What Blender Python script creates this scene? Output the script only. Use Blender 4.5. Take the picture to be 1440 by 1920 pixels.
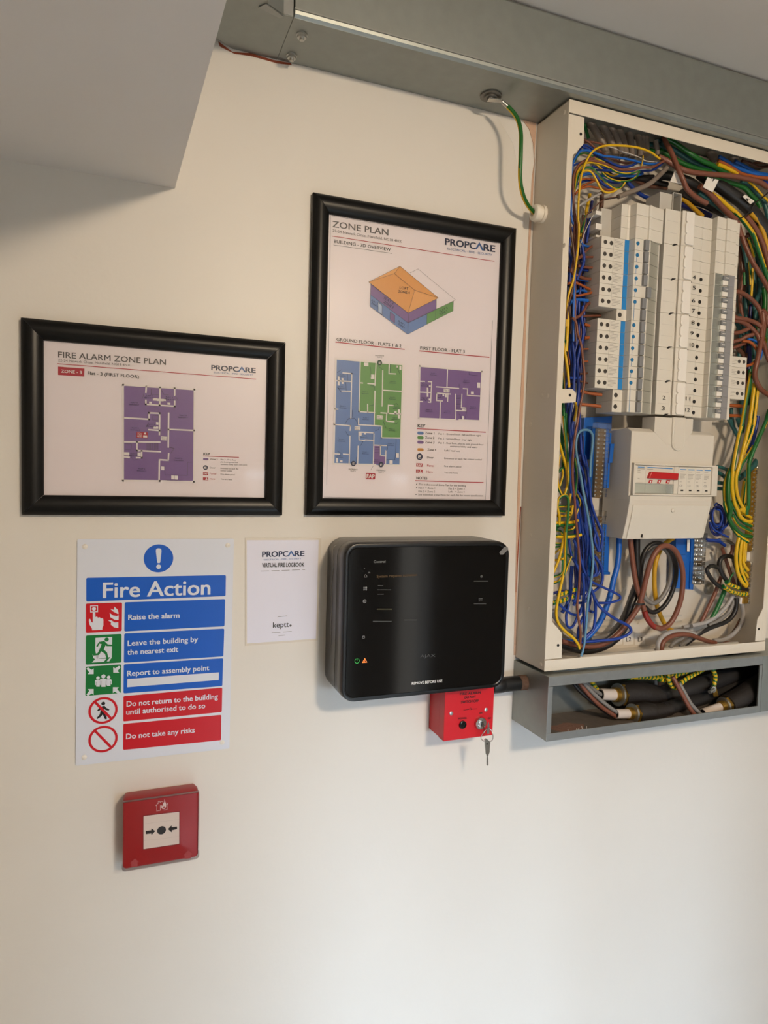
import bpy, bmesh, math, random
from mathutils import Vector, Matrix

# ------------------------------------------------------------------ clear
for o in list(bpy.data.objects):
    bpy.data.objects.remove(o, do_unlink=True)
S = bpy.context.scene
C = S.collection
random.seed(7)

# ------------------------------------------------------------------ camera
F_PX, W_PX, H_PX = 1287.86, 1440.0, 1920.0
CAM = Vector((-0.18691, -0.96657, 0.03214))
_yaw, _pitch, _roll = (math.radians(a) for a in (21.29089, -3.57988, 1.65109))
FW = Vector((math.sin(_yaw)*math.cos(_pitch), math.cos(_yaw)*math.cos(_pitch), math.sin(_pitch)))
_r = Vector((math.cos(_yaw), -math.sin(_yaw), 0)); _u = _r.cross(FW)
RT = math.cos(_roll)*_r + math.sin(_roll)*_u
UP = -math.sin(_roll)*_r + math.cos(_roll)*_u
cam_d = bpy.data.cameras.new('camera'); cam = bpy.data.objects.new('camera', cam_d); C.objects.link(cam)
cam_d.sensor_fit = 'VERTICAL'; cam_d.sensor_height = 36.0; cam_d.sensor_width = 27.0
cam_d.lens = F_PX/H_PX*36.0; cam_d.clip_start = 0.01; cam_d.clip_end = 50
m3 = Matrix((RT, UP, -FW)).transposed()
cam.matrix_world = Matrix.Translation(CAM) @ m3.to_4x4()
S.camera = cam

# ------------------------------------------------------------------ world, lights, exposure
w = bpy.data.worlds.new('world'); S.world = w; w.use_nodes = True
_nt = w.node_tree; _bg = _nt.nodes['Background']
_tc = _nt.nodes.new('ShaderNodeTexCoord'); _sx = _nt.nodes.new('ShaderNodeSeparateXYZ'); _mr = _nt.nodes.new('ShaderNodeMapRange'); _mx = _nt.nodes.new('ShaderNodeMix'); _mx.data_type = 'RGBA'
_nt.links.new(_tc.outputs['Generated'], _sx.inputs[0]); _nt.links.new(_sx.outputs['Z'], _mr.inputs[0])
_mr.inputs[1].default_value = -0.02; _mr.inputs[2].default_value = 0.04
SKY = 21.0
_mx.inputs[6].default_value = (0.85, 0.80, 0.72, 1); _mx.inputs[7].default_value = (0.62*SKY, 0.82*SKY, 1.05*SKY, 1)     # ground below the horizon, overcast sky above
_nt.links.new(_mr.outputs[0], _mx.inputs[0]); _nt.links.new(_mx.outputs[2], _bg.inputs[0]); _bg.inputs[1].default_value = 1.0
def area_light(name, loc, target, sx, sy, power, col, shape='RECTANGLE'):
    d = bpy.data.lights.new(name, 'AREA'); d.shape = shape; d.size = sx; d.size_y = sy
    d.energy = power; d.color = col
    o = bpy.data.objects.new(name, d); C.objects.link(o); o.location = loc
    o.rotation_euler = (Vector(target)-Vector(loc)).to_track_quat('-Z', 'Y').to_euler()
    return o
area_light('ceiling_lamp', (0.42, -1.9, 0.66), (0.42, -1.0, -0.4), 0.22, 0.22, 19, (1.0, 0.80, 0.57), 'DISK')
for x0, x1 in ((0.0, 0.86), (1.24, 1.45)):                       # light portals in the two openings of the front wall
    o = area_light('opening_portal', ((x0+x1)/2, -2.6, -0.75), ((x0+x1)/2, 0, -0.75), x1-x0, 1.5, 1, (1, 1, 1)); o.data.cycles.is_portal = True
S.view_settings.view_transform = 'Standard'; S.view_settings.look = 'None'
S.view_settings.gamma = 1.0; S.view_settings.use_curve_mapping = False
S.view_settings.exposure = 0.60

# ------------------------------------------------------------------ helpers
def P(px, py, y=0.0):            # a point of the photograph on the plane at depth y
    d = FW + (px-W_PX/2)/F_PX*RT - (py-H_PX/2)/F_PX*UP
    return CAM + d*((y-CAM.y)/d.y)
def PZ(px, py, z):
    d = FW + (px-W_PX/2)/F_PX*RT - (py-H_PX/2)/F_PX*UP
    return CAM + d*((z-CAM.z)/d.z)
def lin(c):
    return tuple((v/12.92 if v <= 0.04045 else ((v+0.055)/1.055)**2.4) for v in (x/255.0 for x in c))
MATS = {}
def mat(name, rgb, rough=0.5, metal=0.0, vary=0.05, scale=40, bump=0.0, bscale=300, coat=0.0, spec=0.5, emit=0.0):
    if name in MATS: return MATS[name]
    m = bpy.data.materials.new(name); m.use_nodes = True; nt = m.node_tree; N = nt.nodes; L = nt.links
    b = N['Principled BSDF']; c = lin(rgb)
    b.inputs['Roughness'].default_value = rough; b.inputs['Metallic'].default_value = metal
    b.inputs['Specular IOR Level'].default_value = spec
    if coat: b.inputs['Coat Weight'].default_value = coat; b.inputs['Coat Roughness'].default_value = 0.05
    if vary > 0:
        tc = N.new('ShaderNodeTexCoord'); nz = N.new('ShaderNodeTexNoise'); nz.inputs['Scale'].default_value = scale
        nz.inputs['Detail'].default_value = 4
        L.new(tc.outputs['Object'], nz.inputs['Vector'])
        mx = N.new('ShaderNodeMix'); mx.data_type = 'RGBA'
        mx.inputs[6].default_value = tuple(v*(1-vary) for v in c)+(1,)
        mx.inputs[7].default_value = tuple(min(1, v*(1+vary)) for v in c)+(1,)
        L.new(nz.outputs['Fac'], mx.inputs[0]); L.new(mx.outputs[2], b.inputs['Base Color'])
        if bump > 0:
            n2 = N.new('ShaderNodeTexNoise'); n2.inputs['Scale'].default_value = bscale; n2.inputs['Detail'].default_value = 3
            L.new(tc.outputs['Object'], n2.inputs['Vector'])
            bp = N.new('ShaderNodeBump'); bp.inputs['Strength'].default_value = bump; bp.inputs['Distance'].default_value = 0.002
            L.new(n2.outputs['Fac'], bp.inputs['Height']); L.new(bp.outputs['Normal'], b.inputs['Normal'])
    else:
        b.inputs['Base Color'].default_value = c+(1,)
    if emit:
        b.inputs['Emission Color'].default_value = c+(1,); b.inputs['Emission Strength'].default_value = emit
    MATS[name] = m; return m
def clear_mat(name, tint=(255, 255, 255), rough=0.05, fac=0.12, vary=0):
    if name in MATS: return MATS[name]
    m = bpy.data.materials.new(name); m.use_nodes = True; nt = m.node_tree; N = nt.nodes; L = nt.links
    for n in list(N): N.remove(n)
    out = N.new('ShaderNodeOutputMaterial'); tr = N.new('ShaderNodeBsdfTransparent'); gl = N.new('ShaderNodeBsdfGlossy')
    gl.inputs['Roughness'].default_value = rough; tr.inputs['Color'].default_value = lin(tint)+(1,)
    fr = N.new('ShaderNodeFresnel'); fr.inputs['IOR'].default_value = 1.45
    ad = N.new('ShaderNodeMath'); ad.operation = 'MULTIPLY_ADD'; ad.inputs[1].default_value = 0.8; ad.inputs[2].default_value = fac*0.3
    L.new(fr.outputs[0], ad.inputs[0])
    mx = N.new('ShaderNodeMixShader'); L.new(ad.outputs[0], mx.inputs[0]); L.new(tr.outputs[0], mx.inputs[1]); L.new(gl.outputs[0], mx.inputs[2])
    L.new(mx.outputs[0], out.inputs['Surface'])
    MATS[name] = m; return m

ORG = {}
def thing(name, label, cat, loc, group=None):
    o = bpy.data.objects.new(name, None); C.objects.link(o); o.empty_display_size = 0.02
    o.location = loc; ORG[o.name] = Vector(loc)
    o['label'] = label; o['category'] = cat
    if group: o['group'] = group
    return o
def tag(o, label, cat, group=None):
    o['label'] = label; o['category'] = cat
    if group: o['group'] = group
    return o
class MB:
    """collects shapes in world coordinates, builds ONE mesh object"""
    def __init__(s): s.v = []; s.f = []; s.m = []
    def face(s, pts, m=0):
        i = len(s.v); s.v += [tuple(p) for p in pts]; s.f.append(tuple(range(i, i+len(pts)))); s.m.append(m)
    def idx(s, pts, faces, m=0):
        i = len(s.v); s.v += [tuple(p) for p in pts]
        for k, f in enumerate(faces):
            s.f.append(tuple(i+j for j in f)); s.m.append(m[k] if isinstance(m, list) else m)
    def box(s, x0, x1, y0, y1, z0, z1, m=0):
        x0, x1 = sorted((x0, x1)); y0, y1 = sorted((y0, y1)); z0, z1 = sorted((z0, z1))
        p = [(x0,y0,z0),(x1,y0,z0),(x1,y1,z0),(x0,y1,z0),(x0,y0,z1),(x1,y0,z1),(x1,y1,z1),(x0,y1,z1)]
        s.idx(p, [(0,3,2,1),(4,5,6,7),(0,1,5,4),(1,2,6,5),(2,3,7,6),(3,0,4,7)], m); return s
    def prism(s, poly, a, b, m=0):
        """poly: 3D points of one end cap; a,b: offset vectors of the two caps"""
        n = len(poly); a = Vector(a); b = Vector(b)
        p = [Vector(q)+a for q in poly]+[Vector(q)+b for q in poly]
        s.idx(p, [tuple(range(n-1, -1, -1)), tuple(range(n, 2*n))]+[(i, (i+1) % n, (i+1) % n+n, i+n) for i in range(n)], m); return s
    def cyl(s, c, axis, r, h, n=16, m=0, r2=None, cap=True):
        c = Vector(c); ax = Vector(axis).normalized(); r2 = r if r2 is None else r2
        u = ax.orthogonal().normalized(); v = ax.cross(u)
        A = [c+r*(math.cos(t)*u+math.sin(t)*v) for t in (2*math.pi*k/n for k in range(n))]
        B = [c+ax*h+r2*(math.cos(t)*u+math.sin(t)*v) for t in (2*math.pi*k/n for k in range(n))]
        fs = [(i, (i+1) % n, (i+1) % n+n, i+n) for i in range(n)]
        if cap: fs += [tuple(range(n-1, -1, -1)), tuple(range(n, 2*n))]
        s.idx(A+B, fs, m); return s
    def lathe(s, c, axis, prof, n=20, m=0):
        """prof: list of (distance along axis, radius)"""
        c = Vector(c); ax = Vector(axis).normalized(); u = ax.orthogonal().normalized(); v = ax.cross(u)
        p = []
        for h, r in prof:
            p += [c+ax*h+r*(math.cos(t)*u+math.sin(t)*v) for t in (2*math.pi*k/n for k in range(n))]
        fs = []
        for j in range(len(prof)-1):
            fs += [(j*n+i, j*n+(i+1) % n, (j+1)*n+(i+1) % n, (j+1)*n+i) for i in range(n)]
        fs += [tuple(range(n-1, -1, -1)), tuple(range((len(prof)-1)*n, len(prof)*n))]
        s.idx(p, fs, m); return s
    def tube(s, pts, r, n=8, mfun=None, m=0, sub=5, cap=True, twist=0.0, rfun=None):
        pts = smooth(pts, sub); N = len(pts)
        t0 = (pts[1]-pts[0]).normalized(); u = t0.orthogonal().normalized(); P_ = []
        ref = Vector((0.3, -1, 0.2)); u = (ref-ref.dot(t0)*t0).normalized()
        L = 0; Ls = []
        for i, p in enumerate(pts):
            t = (pts[min(i+1, N-1)]-pts[max(i-1, 0)])
            t = t.normalized() if t.length > 1e-9 else t0
            u = (u-u.dot(t)*t)
            u = u.normalized() if u.length > 1e-6 else t.orthogonal().normalized()
            v = t.cross(u); rr = r if rfun is None else rfun(i/(N-1))
            if i: L += (p-pts[i-1]).length
            Ls.append(L)
            for k in range(n):
                a = 2*math.pi*k/n+twist*L
                P_.append(p+rr*(math.cos(a)*u+math.sin(a)*v))
        fs = []; ms = []
        for i in range(N-1):
            for k in range(n):
                fs.append((i*n+k, i*n+(k+1) % n, (i+1)*n+(k+1) % n, (i+1)*n+k)); ms.append(m if mfun is None else mfun(i, k, Ls[i]))
        if cap:
            fs += [tuple(range(n-1, -1, -1)), tuple(range((N-1)*n, N*n))]; ms += [m if mfun is None else mfun(0, 0, 0)]*2
        s.idx(P_, fs, ms); return s
    def build(s, name, mats, parent=None, smooth_=None, bevel=0.0, seg=2):
        if not isinstance(mats, (list, tuple)): mats = [mats]
        if parent is not None: org = ORG[parent.name]
        else:
            xs = [v[0] for v in s.v]; ys = [v[1] for v in s.v]; zs = [v[2] for v in s.v]
            org = Vector(((min(xs)+max(xs))/2, (min(ys)+max(ys))/2, min(zs)))
        me = bpy.data.meshes.new(name)
        me.from_pydata([(v[0]-org.x, v[1]-org.y, v[2]-org.z) for v in s.v], [], s.f)
        for q in mats: me.materials.append(q)
        me.polygons.foreach_set('material_index', s.m)
        bm = bmesh.new(); bm.from_mesh(me); bmesh.ops.remove_doubles(bm, verts=bm.verts, dist=1e-6)
        bmesh.ops.recalc_face_normals(bm, faces=bm.faces)
        bm.to_mesh(me); bm.free()
        if smooth_:
            me.polygons.foreach_set('use_smooth', [True]*len(me.polygons))
            me.set_sharp_from_angle(angle=math.radians(smooth_))
        o = bpy.data.objects.new(name, me); C.objects.link(o)
        if parent is not None: o.parent = parent; ORG[o.name] = org
        else: o.location = org; ORG[o.name] = org
        if bevel:
            b = o.modifiers.new('bevel', 'BEVEL'); b.width = bevel; b.segments = seg; b.limit_method = 'ANGLE'; b.angle_limit = math.radians(40)
        return o
def smooth(pts, sub=5):
    pts = [Vector(p) for p in pts]
    if len(pts) < 3 or sub <= 1: return pts
    out = []
    Q = [2*pts[0]-pts[1]]+pts+[2*pts[-1]-pts[-2]]
    for i in range(1, len(Q)-2):
        a, b, c, d = Q[i-1:i+3]
        for k in range(sub):
            t = k/sub
            out.append(0.5*((2*b)+(c-a)*t+(2*a-5*b+4*c-d)*t*t+(3*b-a-3*c+d)*t**3))
    out.append(pts[-1]); return out
def struct(name, mb, mats, bevel=0):
    o = mb.build(name, mats, None, bevel=bevel); o['kind'] = 'structure'; return o
def copy_tree(root, loc, label=None, group=None):
    r = root.copy(); C.objects.link(r); r.location = loc
    if label: r['label'] = label
    if group: r['group'] = group
    for ch in list(root.children):
        c = ch.copy(); C.objects.link(c); c.parent = r
        for g in list(ch.children):
            d = g.copy(); C.objects.link(d); d.parent = c
    return r

# ---- lettering: the built-in font turned into mesh
_font_cache = {}
def glyphs(text, bold=0.0):
    k = (text, bold)
    if k not in _font_cache:
        cu = bpy.data.curves.new('t', 'FONT'); cu.body = text; cu.size = 1.0; cu.offset = bold; cu.resolution_u = 3 if len(text) < 14 else 2
        ob = bpy.data.objects.new('t', cu); me = ob.to_mesh()
        V = [(v.co.x, v.co.y) for v in me.vertices]; Fc = [tuple(p.vertices) for p in me.polygons]
        ob.to_mesh_clear(); bpy.data.objects.remove(ob); bpy.data.curves.remove(cu)
        _font_cache[k] = (V, Fc)
    return _font_cache[k]
CAPH = 0.73
class Print:
    """flat print on a sheet at depth y; pixel measurements of one crop of the photograph"""
    def __init__(s, y, origin=(0, 0), scale=1.0): s.y = y; s.o = origin; s.k = scale; s.parts = {}
    def p(s, x, y, lift=1): return P(s.o[0]+x/s.k, s.o[1]+y/s.k, s.y-0.00018*lift)
    n = 0
    def mb(s, part, mt):
        d = s.parts.setdefault(part, {}); return d.setdefault(mt, MB())
    def poly(s, part, mt, pts, lift=1): s.mb(part, mt).face([s.p(x, y, lift) for x, y in pts])
    def line(s, part, mt, pts, w, lift=2):
        q = [s.p(x, y, lift) for x, y in pts]; w = w/1000.0
        for a, b in zip(q[:-1], q[1:]):
            d = (b-a); d.y = 0
            if d.length < 1e-7: continue
            d.normalize(); n = Vector((-d.z, 0, d.x))*w/2; e = d*w/2
            s.mb(part, mt).face([a-n-e, b-n+e, b+n+e, a+n-e])
    def disc(s, part, mt, x, y, rx, lift=1, n=24, inner=0.0, a0=0, a1=360):
        c = s.p(x, y, lift); r = (s.p(x+rx, y, lift)-c).length; M = s.mb(part, mt)
        for k in range(n):
            t0 = math.radians(a0+(a1-a0)*k/n); t1 = math.radians(a0+(a1-a0)*(k+1)/n)
            f = lambda t, q: c+Vector((math.cos(t)*q, 0, math.sin(t)*q))
            if inner: M.face([f(t0, r*inner), f(t0, r), f(t1, r), f(t1, r*inner)])
            else: M.face([c, f(t0, r), f(t1, r)])
    def rrect(s, part, mt, c4, rad=3.0, lift=1):
        q = [s.p(x, y, lift) for x, y in c4]; rad /= 1000.0; pts = []
        for i in range(4):
            a, b, c = q[i-1], q[i], q[(i+1) % 4]
            u = (a-b).normalized()*rad; v = (c-b).normalized()*rad
            for k in range(5):
                t = k/4; pts.append(b+u*(1-t)**2+v*t**2)
        s.mb(part, mt).face(pts)
    def text(s, part, mt, txt, a, b, cap=None, bold=0.0, lift=2):
        """baseline from pixel a to pixel b, cap height in crop pixels"""
        V, Fc = glyphs(txt, 0.0)
        if not V: return
        if part in ('lettering', 'instruction_lettering', 'screen_lettering'): s.n += 1; part = part+'#%d' % s.n
        A = s.p(*a, lift); B = s.p(*b, lift); x0 = min(v[0] for v in V); x1 = max(v[0] for v in V)
        d = B-A; L = d.length; d.normalize(); n = Vector((-d.z, 0, d.x)); kx = L/(x1-x0)
        ky = kx if cap is None else (s.p(a[0], a[1]-cap, lift)-A).length/CAPH
        M = s.mb(part, mt); h = max(bold, 0)*0.75
        for c_, (ox, oz) in enumerate(((0, 0),) if not h else ((-h, -h*.6), (h, -h*.6), (-h, h*.6), (h, h*.6))):     # heavier type: the same letters set four times, a hair apart
            M.idx([A+d*((v[0]-x0+ox)*kx)+n*((v[1]+oz)*ky)+Vector((0, -.00004*c_, 0)) for v in V], Fc)
    def build(s, parent, prefix=''):
        for part, d in s.parts.items():
            M = MB(); ms = []
            for mt, b in d.items():
                k = len(ms); ms.append(mt); i = len(M.v); M.v += b.v
                M.f += [tuple(i+j for j in f) for f in b.f]; M.m += [k]*len(b.f)
            o = M.build(part.split('#')[0], ms, parent)
            # keep every print facing the room
            me = o.data; bm = bmesh.new(); bm.from_mesh(me)
            for f in bm.faces:
                if f.normal.y > 0: f.normal_flip()
            bm.to_mesh(me); bm.free()
# ------------------------------------------------------------------ materials
M_WALL = mat('wall_paint', (226, 221, 213), 0.42, vary=0.03, scale=6, bump=0.10, bscale=90)
M_PATCH = mat('fresh_paint', (230, 226, 219), 0.42, vary=0.02, scale=30, bump=0.15, bscale=90)
M_PLASTER = mat('bare_plaster', (205, 170, 146), 0.8, vary=0.12, scale=60, bump=0.4)
M_BRICKLINE = mat('red_brick_dust', (150, 74, 48), 0.9, vary=0.3, scale=200, bump=0.6)
M_SOFFIT = mat('soffit_paint', (232, 227, 222), 0.5, vary=0.02, scale=8, bump=0.10, bscale=90)
M_CEIL = mat('ceiling_paint', (226, 220, 214), 0.6, vary=0.02, scale=10)
M_DARKWALL = mat('far_wall_paint', (176, 170, 162), 0.7, vary=0.03)
M_FLOOR = mat('pale_floor', (206, 200, 191), 0.35, vary=0.08, scale=5)
M_GALV = mat('galvanised_steel', (150, 154, 150), 0.42, 0.75, vary=0.10, scale=55, bump=0.08, bscale=25)
M_GALV2 = mat('galvanised_edge', (158, 160, 158), 0.42, 0.8, vary=0.12, scale=90)
M_ZINC = mat('zinc_plate', (190, 190, 186), 0.28, 0.9, vary=0.05)
M_BLACK = mat('black_satin', (7, 7, 7), 0.34, vary=0.1, scale=30, spec=0.3)
M_BLACKP = mat('black_plastic', (20, 20, 21), 0.45, vary=0.1)
M_RUBBER = mat('black_shroud', (38, 33, 31), 0.6, vary=0.2, scale=60, bump=0.2)
M_CREAM = mat('cream_powder_coat', (222, 213, 198), 0.45, vary=0.02, scale=20, bump=0.12, bscale=900)
M_PAN = mat('cream_back_pan', (214, 206, 194), 0.5, vary=0.03)
M_DEV = mat('device_grey_white', (221, 216, 206), 0.42, vary=0.02)
M_DEV2 = mat('device_side_grey', (196, 192, 184), 0.5, vary=0.02)
M_SHROUD = mat('shroud_light_grey', (216, 210, 200), 0.5, vary=0.02)
M_DARK = mat('dark_hole', (16, 15, 14), 0.7, vary=0)
M_WHITE = mat('white_plastic', (236, 232, 226), 0.35, vary=0.02)
M_BLUEP = mat('blue_plastic', (22, 96, 186), 0.4, vary=0.05)
M_BLUEL = mat('blue_strip', (34, 132, 206), 0.4, vary=0.03)
M_TEALDOT = mat('blue_button', (22, 112, 168), 0.4, vary=0)
M_GREYT = mat('toggle_grey', (128, 130, 134), 0.45, vary=0.03)
M_CLEAR = clear_mat('clear_plastic', (250, 253, 253), 0.08, 0.05)
M_CLEAR2 = clear_mat('clear_terminal_plastic', (250, 250, 249), 0.10, 0.10)
M_GLASSY = clear_mat('clear_film', (250, 250, 250), 0.06, 0.05)
M_BRASS = mat('brass', (190, 150, 70), 0.3, 0.9, vary=0.1)
M_STEEL = mat('bright_steel', (205, 203, 198), 0.22, 1.0, vary=0.03)
M_PAPER = mat('white_paper', (238, 230, 234), 0.35, vary=0.01)
M_PAPER2 = mat('white_paper_cool', (228, 228, 244), 0.3, vary=0.01)
M_SIGN = mat('sign_white_board', (220, 225, 238), 0.32, vary=0.015, scale=12)
M_SBLUE = mat('sign_blue', (0, 90, 200), 0.35, vary=0.02)
M_SRED = mat('sign_red', (200, 0, 26), 0.35, vary=0.02)
M_SGREEN = mat('sign_green', (0, 118, 52), 0.35, vary=0.02)
M_INK = mat('ink_black', (22, 22, 24), 0.4, vary=0)
M_INKG = mat('ink_grey', (88, 84, 86), 0.4, vary=0)
M_INKN = mat('ink_navy', (28, 40, 76), 0.4, vary=0)
M_INKB = mat('ink_blue', (52, 96, 160), 0.4, vary=0)
M_CRIM = mat('ink_crimson', (178, 30, 52), 0.4, vary=0)
M_ZBLUE = mat('zone_blue', (104, 136, 192), 0.4, vary=0)
M_ZGREEN = mat('zone_green', (104, 158, 88), 0.4, vary=0)
M_ZPURP = mat('zone_purple', (128, 98, 156), 0.4, vary=0)
M_ZPURPD = mat('zone_purple_dark', (104, 78, 140), 0.4, vary=0)
M_ZORANGE = mat('zone_orange', (226, 162, 84), 0.4, vary=0)
M_ZORANGE2 = mat('zone_orange_light', (232, 172, 98), 0.4, vary=0)
M_PWHITE = mat('print_white', (236, 230, 228), 0.4, vary=0)
M_REDBOX = mat('red_painted_steel', (205, 14, 30), 0.4, vary=0.03)
M_REDCP = mat('red_call_point', (158, 20, 26), 0.35, vary=0.03)

# ------------------------------------------------------------------ the room
ZC, ZF = 0.686, -1.5
struct('wall_back', MB().box(-1.05, 2.2, 0.0, 0.12, ZF, ZC+0.1), M_WALL)
struct('floor', MB().box(-1.05, 2.2, -2.6, 0.0, ZF-0.1, ZF), M_FLOOR)
struct('ceiling', MB().box(-1.05, 2.2, -2.6, 0.0, ZC, ZC+0.1), M_CEIL)
struct('wall_left_and_blocker', MB().box(-1.05, -0.95, -2.6, 0.0, ZF, ZC).box(-0.95, 0.22, -1.5, -1.4, ZF, 0.1), M_WALL)  # second box: unseen low partition added to cut daylight at lower left
struct('wall_right', MB().box(2.2, 2.3, -2.6, 0.12, ZF, ZC), M_WALL)
# front wall behind the camera, its unseen low openings shaped to place the daylight
struct('light_blocker', MB().box(0.56, 0.74, -1.5, -1.4, ZF, 0.1).box(0.86, 1.9, -1.5, -1.4, ZF, 0.1), M_DARKWALL)      # unseen low boards added behind the camera to hold daylight off the right
fw = MB(); YF = -2.6
for x0, x1 in ((-1.05, 0.0), (0.86, 1.24), (1.45, 2.2)): fw.box(x0, x1, YF-.1, YF, ZF, 0.0)
fw.box(-1.05, 2.2, YF-.1, YF, 0.0, ZC)
struct('wall_front', fw, M_DARKWALL)
# boxed-in soffit, left
b = PZ(425, 0, 0.392)
k = (b.x+0.1177)/b.y
soff = MB().prism([(-0.95, 0, 0.392), (-0.1177, 0, 0.392), (-0.1177-k*1.3, -1.3, 0.392), (-0.95, -1.3, 0.392)], (0, 0, 0), (0, 0, ZC-0.392))
trim = struct('trim_1', soff, M_SOFFIT)

def wall_patch(name, pts, m, t=0.0012):
    q = [P(x, y, 0) for x, y in pts]
    o = MB().prism(q, (0, -t, 0), (0, 0.0005, 0)).build(name, m, WALL)
    return o
WALL = bpy.data.objects['wall_back']
wall_patch('bare_plaster_strip', [(979, 224), (1005, 231), (1001, 300), (995, 420), (988, 560), (979, 800), (972, 1000), (966, 1228), (963, 1228), (968, 1000), (974, 780), (984, 560), (992, 420), (997, 330), (1002, 300), (999, 268), (992, 243)], M_PLASTER, 0.0010)
wall_patch('filler_patch', [(930, 214), (978, 224), (991, 243), (1000, 290), (1003, 330), (998, 350), (994, 395), (985, 420), (978, 380), (972, 320), (962, 270), (945, 240)], M_PATCH, 0.0003)
wall_patch('brick_gap', [(409, 78), (436, 98), (470, 100), (512, 113), (545, 119), (547, 122), (520, 119), (495, 112), (470, 105), (440, 101), (412, 87)], M_BRICKLINE, 0.0008)
wall_patch('plaster_chip', [(975.5, 950), (976.6, 950), (974.2, 985), (971, 1040), (967, 1110), (966.4, 1110), (970.2, 1020), (973.2, 985)], M_BRICKLINE, 0.0013)

# ------------------------------------------------------------------ upper trunking
ZT, DT, ZTT = 0.585, 0.0985, 0.684
tk = thing('cable_trunking', 'long galvanised steel trunking fixed along the top of the wall', 'trunking', (0.6, -0.05, ZT))
body = MB(); X0, X1 = 0.0140, 2.15
body.box(X0, X1, -DT+0.0035, -0.0005, ZT, ZT+0.0015)          # underside
body.box(X0, X1, -0.0018, -0.0004, ZT, ZTT)                    # back
body.box(X0, X1, -DT+0.003, -DT+0.0045, ZT, ZT+0.012)          # front return lip
body.build('trunking_body', M_GALV, tk, bevel=0.0006)
lid = MB()
pr = [(0, -DT+0.0028, ZT+0.0005), (0, -DT, ZT+0.0035), (0, -DT-0.0012, ZT+0.007), (0, -DT-0.0012, ZTT-0.004), (0, -DT, ZTT-0.001), (0, -DT+0.0036, ZTT-0.001), (0, -DT+0.0036, ZT+0.0012)]
lid.prism([(X0+0.001, p[1], p[2]) for p in pr], (0, 0, 0), (X1-X0-0.002, 0, 0))
lid.build('trunking_lid', M_GALV, tk)
ledge = MB().box(X0, X1, -DT-0.0024, -DT-0.001, ZT+0.0075, ZT+0.0095); ledge.build('lid_fold', M_GALV2, tk)
for px, py in ((566, 65), (547, 104)):
    c = PZ(px, py, ZT); m_ = MB()
    m_.cyl(c, (0, 0, -1), 0.0072, 0.0012, 20)
    m_.cyl(c-Vector((0, 0, .0012)), (0, 0, -1), 0.0062, 0.0032, 6)
    m_.cyl(c-Vector((0, 0, .0044)), (0, 0, -1), 0.0030, 0.003, 12)
    m_.build('bolt', M_ZINC, tk, smooth_=30)
c = PZ(920, 179, ZT); m_ = MB()
m_.cyl(c, (0, 0, -1), 0.0155, 0.0022, 28); m_.cyl(c-Vector((0, 0, .0022)), (0, 0, -1), 0.0095, 0.002, 24)
m_.cyl(c-Vector((0, 0, .0042)), (0, 0, -1), 0.0048, 0.0025, 14)
m_.build('earth_washer', mat('dull_zinc', (120, 118, 114), 0.45, 0.8, vary=0.2, scale=300), tk, smooth_=30)
# flat bend at its left end, turning towards the room
bd = thing('trunking_bend', 'galvanised trunking corner piece half hidden behind the white soffit', 'trunking', (-0.05, -0.1, ZT))
pl = [(0.0135, -0.0005), (-0.0466, -0.0005), (-0.108, -0.040), (-0.108, -0.62), (-0.0275, -0.62), (-0.0225, -0.108), (0.0018, -0.0945), (0.0135, -0.0945)]
MB().prism([(x, y, ZT-0.0002) for x, y in pl], (0, 0, 0), (0, 0, 0.0016)).build('bend_underside', M_GALV, bd)
sd = MB()
for (a, c_) in ((pl[4], pl[5]), (pl[5], pl[6]), (pl[6], pl[7])):
    d = Vector((c_[0]-a[0], c_[1]-a[1], 0)).normalized(); n = Vector((d.y, -d.x, 0))*0.0014
    A = Vector((a[0], a[1], ZT)); B_ = Vector((c_[0], c_[1], ZT))
    sd.prism([A, B_, B_+n, A+n], (0, 0, 0), (0, 0, ZTT-ZT))
sd.build('bend_side', M_GALV, bd)
gus = MB(); A = Vector((-0.0235, -0.1085, ZT-0.0004)); B_ = Vector((0.0012, -0.0948, ZT-0.0004)); n = Vector((-0.0068, 0.0095, 0))
gus.prism([A, B_, B_+n*0.5, A+n], (0, 0, 0), (0, 0, -0.0012)); gus.build('gusset_lip', M_GALV2, bd)
MB().box(0.0012, 0.0132, -0.0965, -0.0945, ZT+0.001, ZTT).build('coupling_strip', M_GALV2, bd)

# ------------------------------------------------------------------ distribution board cabinet
CX0, CX1, CZ0, CZ1, CD = 0.431, 0.8985, -0.2735, 0.583, 0.083
cab = thing('distribution_board', 'open cream steel distribution board cabinet crammed with wiring', 'cabinet', (0.66, -0.04, CZ0))
th = 0.0013
MB().box(CX0, CX0+th, -CD, -0.0005, CZ0, CZ1).build('side_panel', M_CREAM, cab, bevel=0.0004)
MB().box(CX1-th, CX1, -CD, -0.0005, CZ0, CZ1).build('side_panel', M_CREAM, cab, bevel=0.0004)
MB().box(CX0+th, CX1-th, -0.0025, -0.0005, CZ0, CZ1).build('back_panel', M_PAN, cab)
tp = MB()                                               # the top plate has a wide entry slot under the trunking
tp.box(CX0, CX1, -0.026, -0.0005, CZ1-th, CZ1); tp.box(CX0, CX1, -CD, -0.068, CZ1-th, CZ1); tp.box(CX0, CX0+0.02, -0.07, -0.02, CZ1-th, CZ1)
tp.box(CX1-0.02, CX1, -0.07, -0.02, CZ1-th, CZ1); tp.build('top_panel', M_CREAM, cab)
MB().box(CX0, CX1, -CD, -0.0005, CZ0, CZ0+th).build('bottom_panel', M_CREAM, cab, bevel=0.0004)
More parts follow.
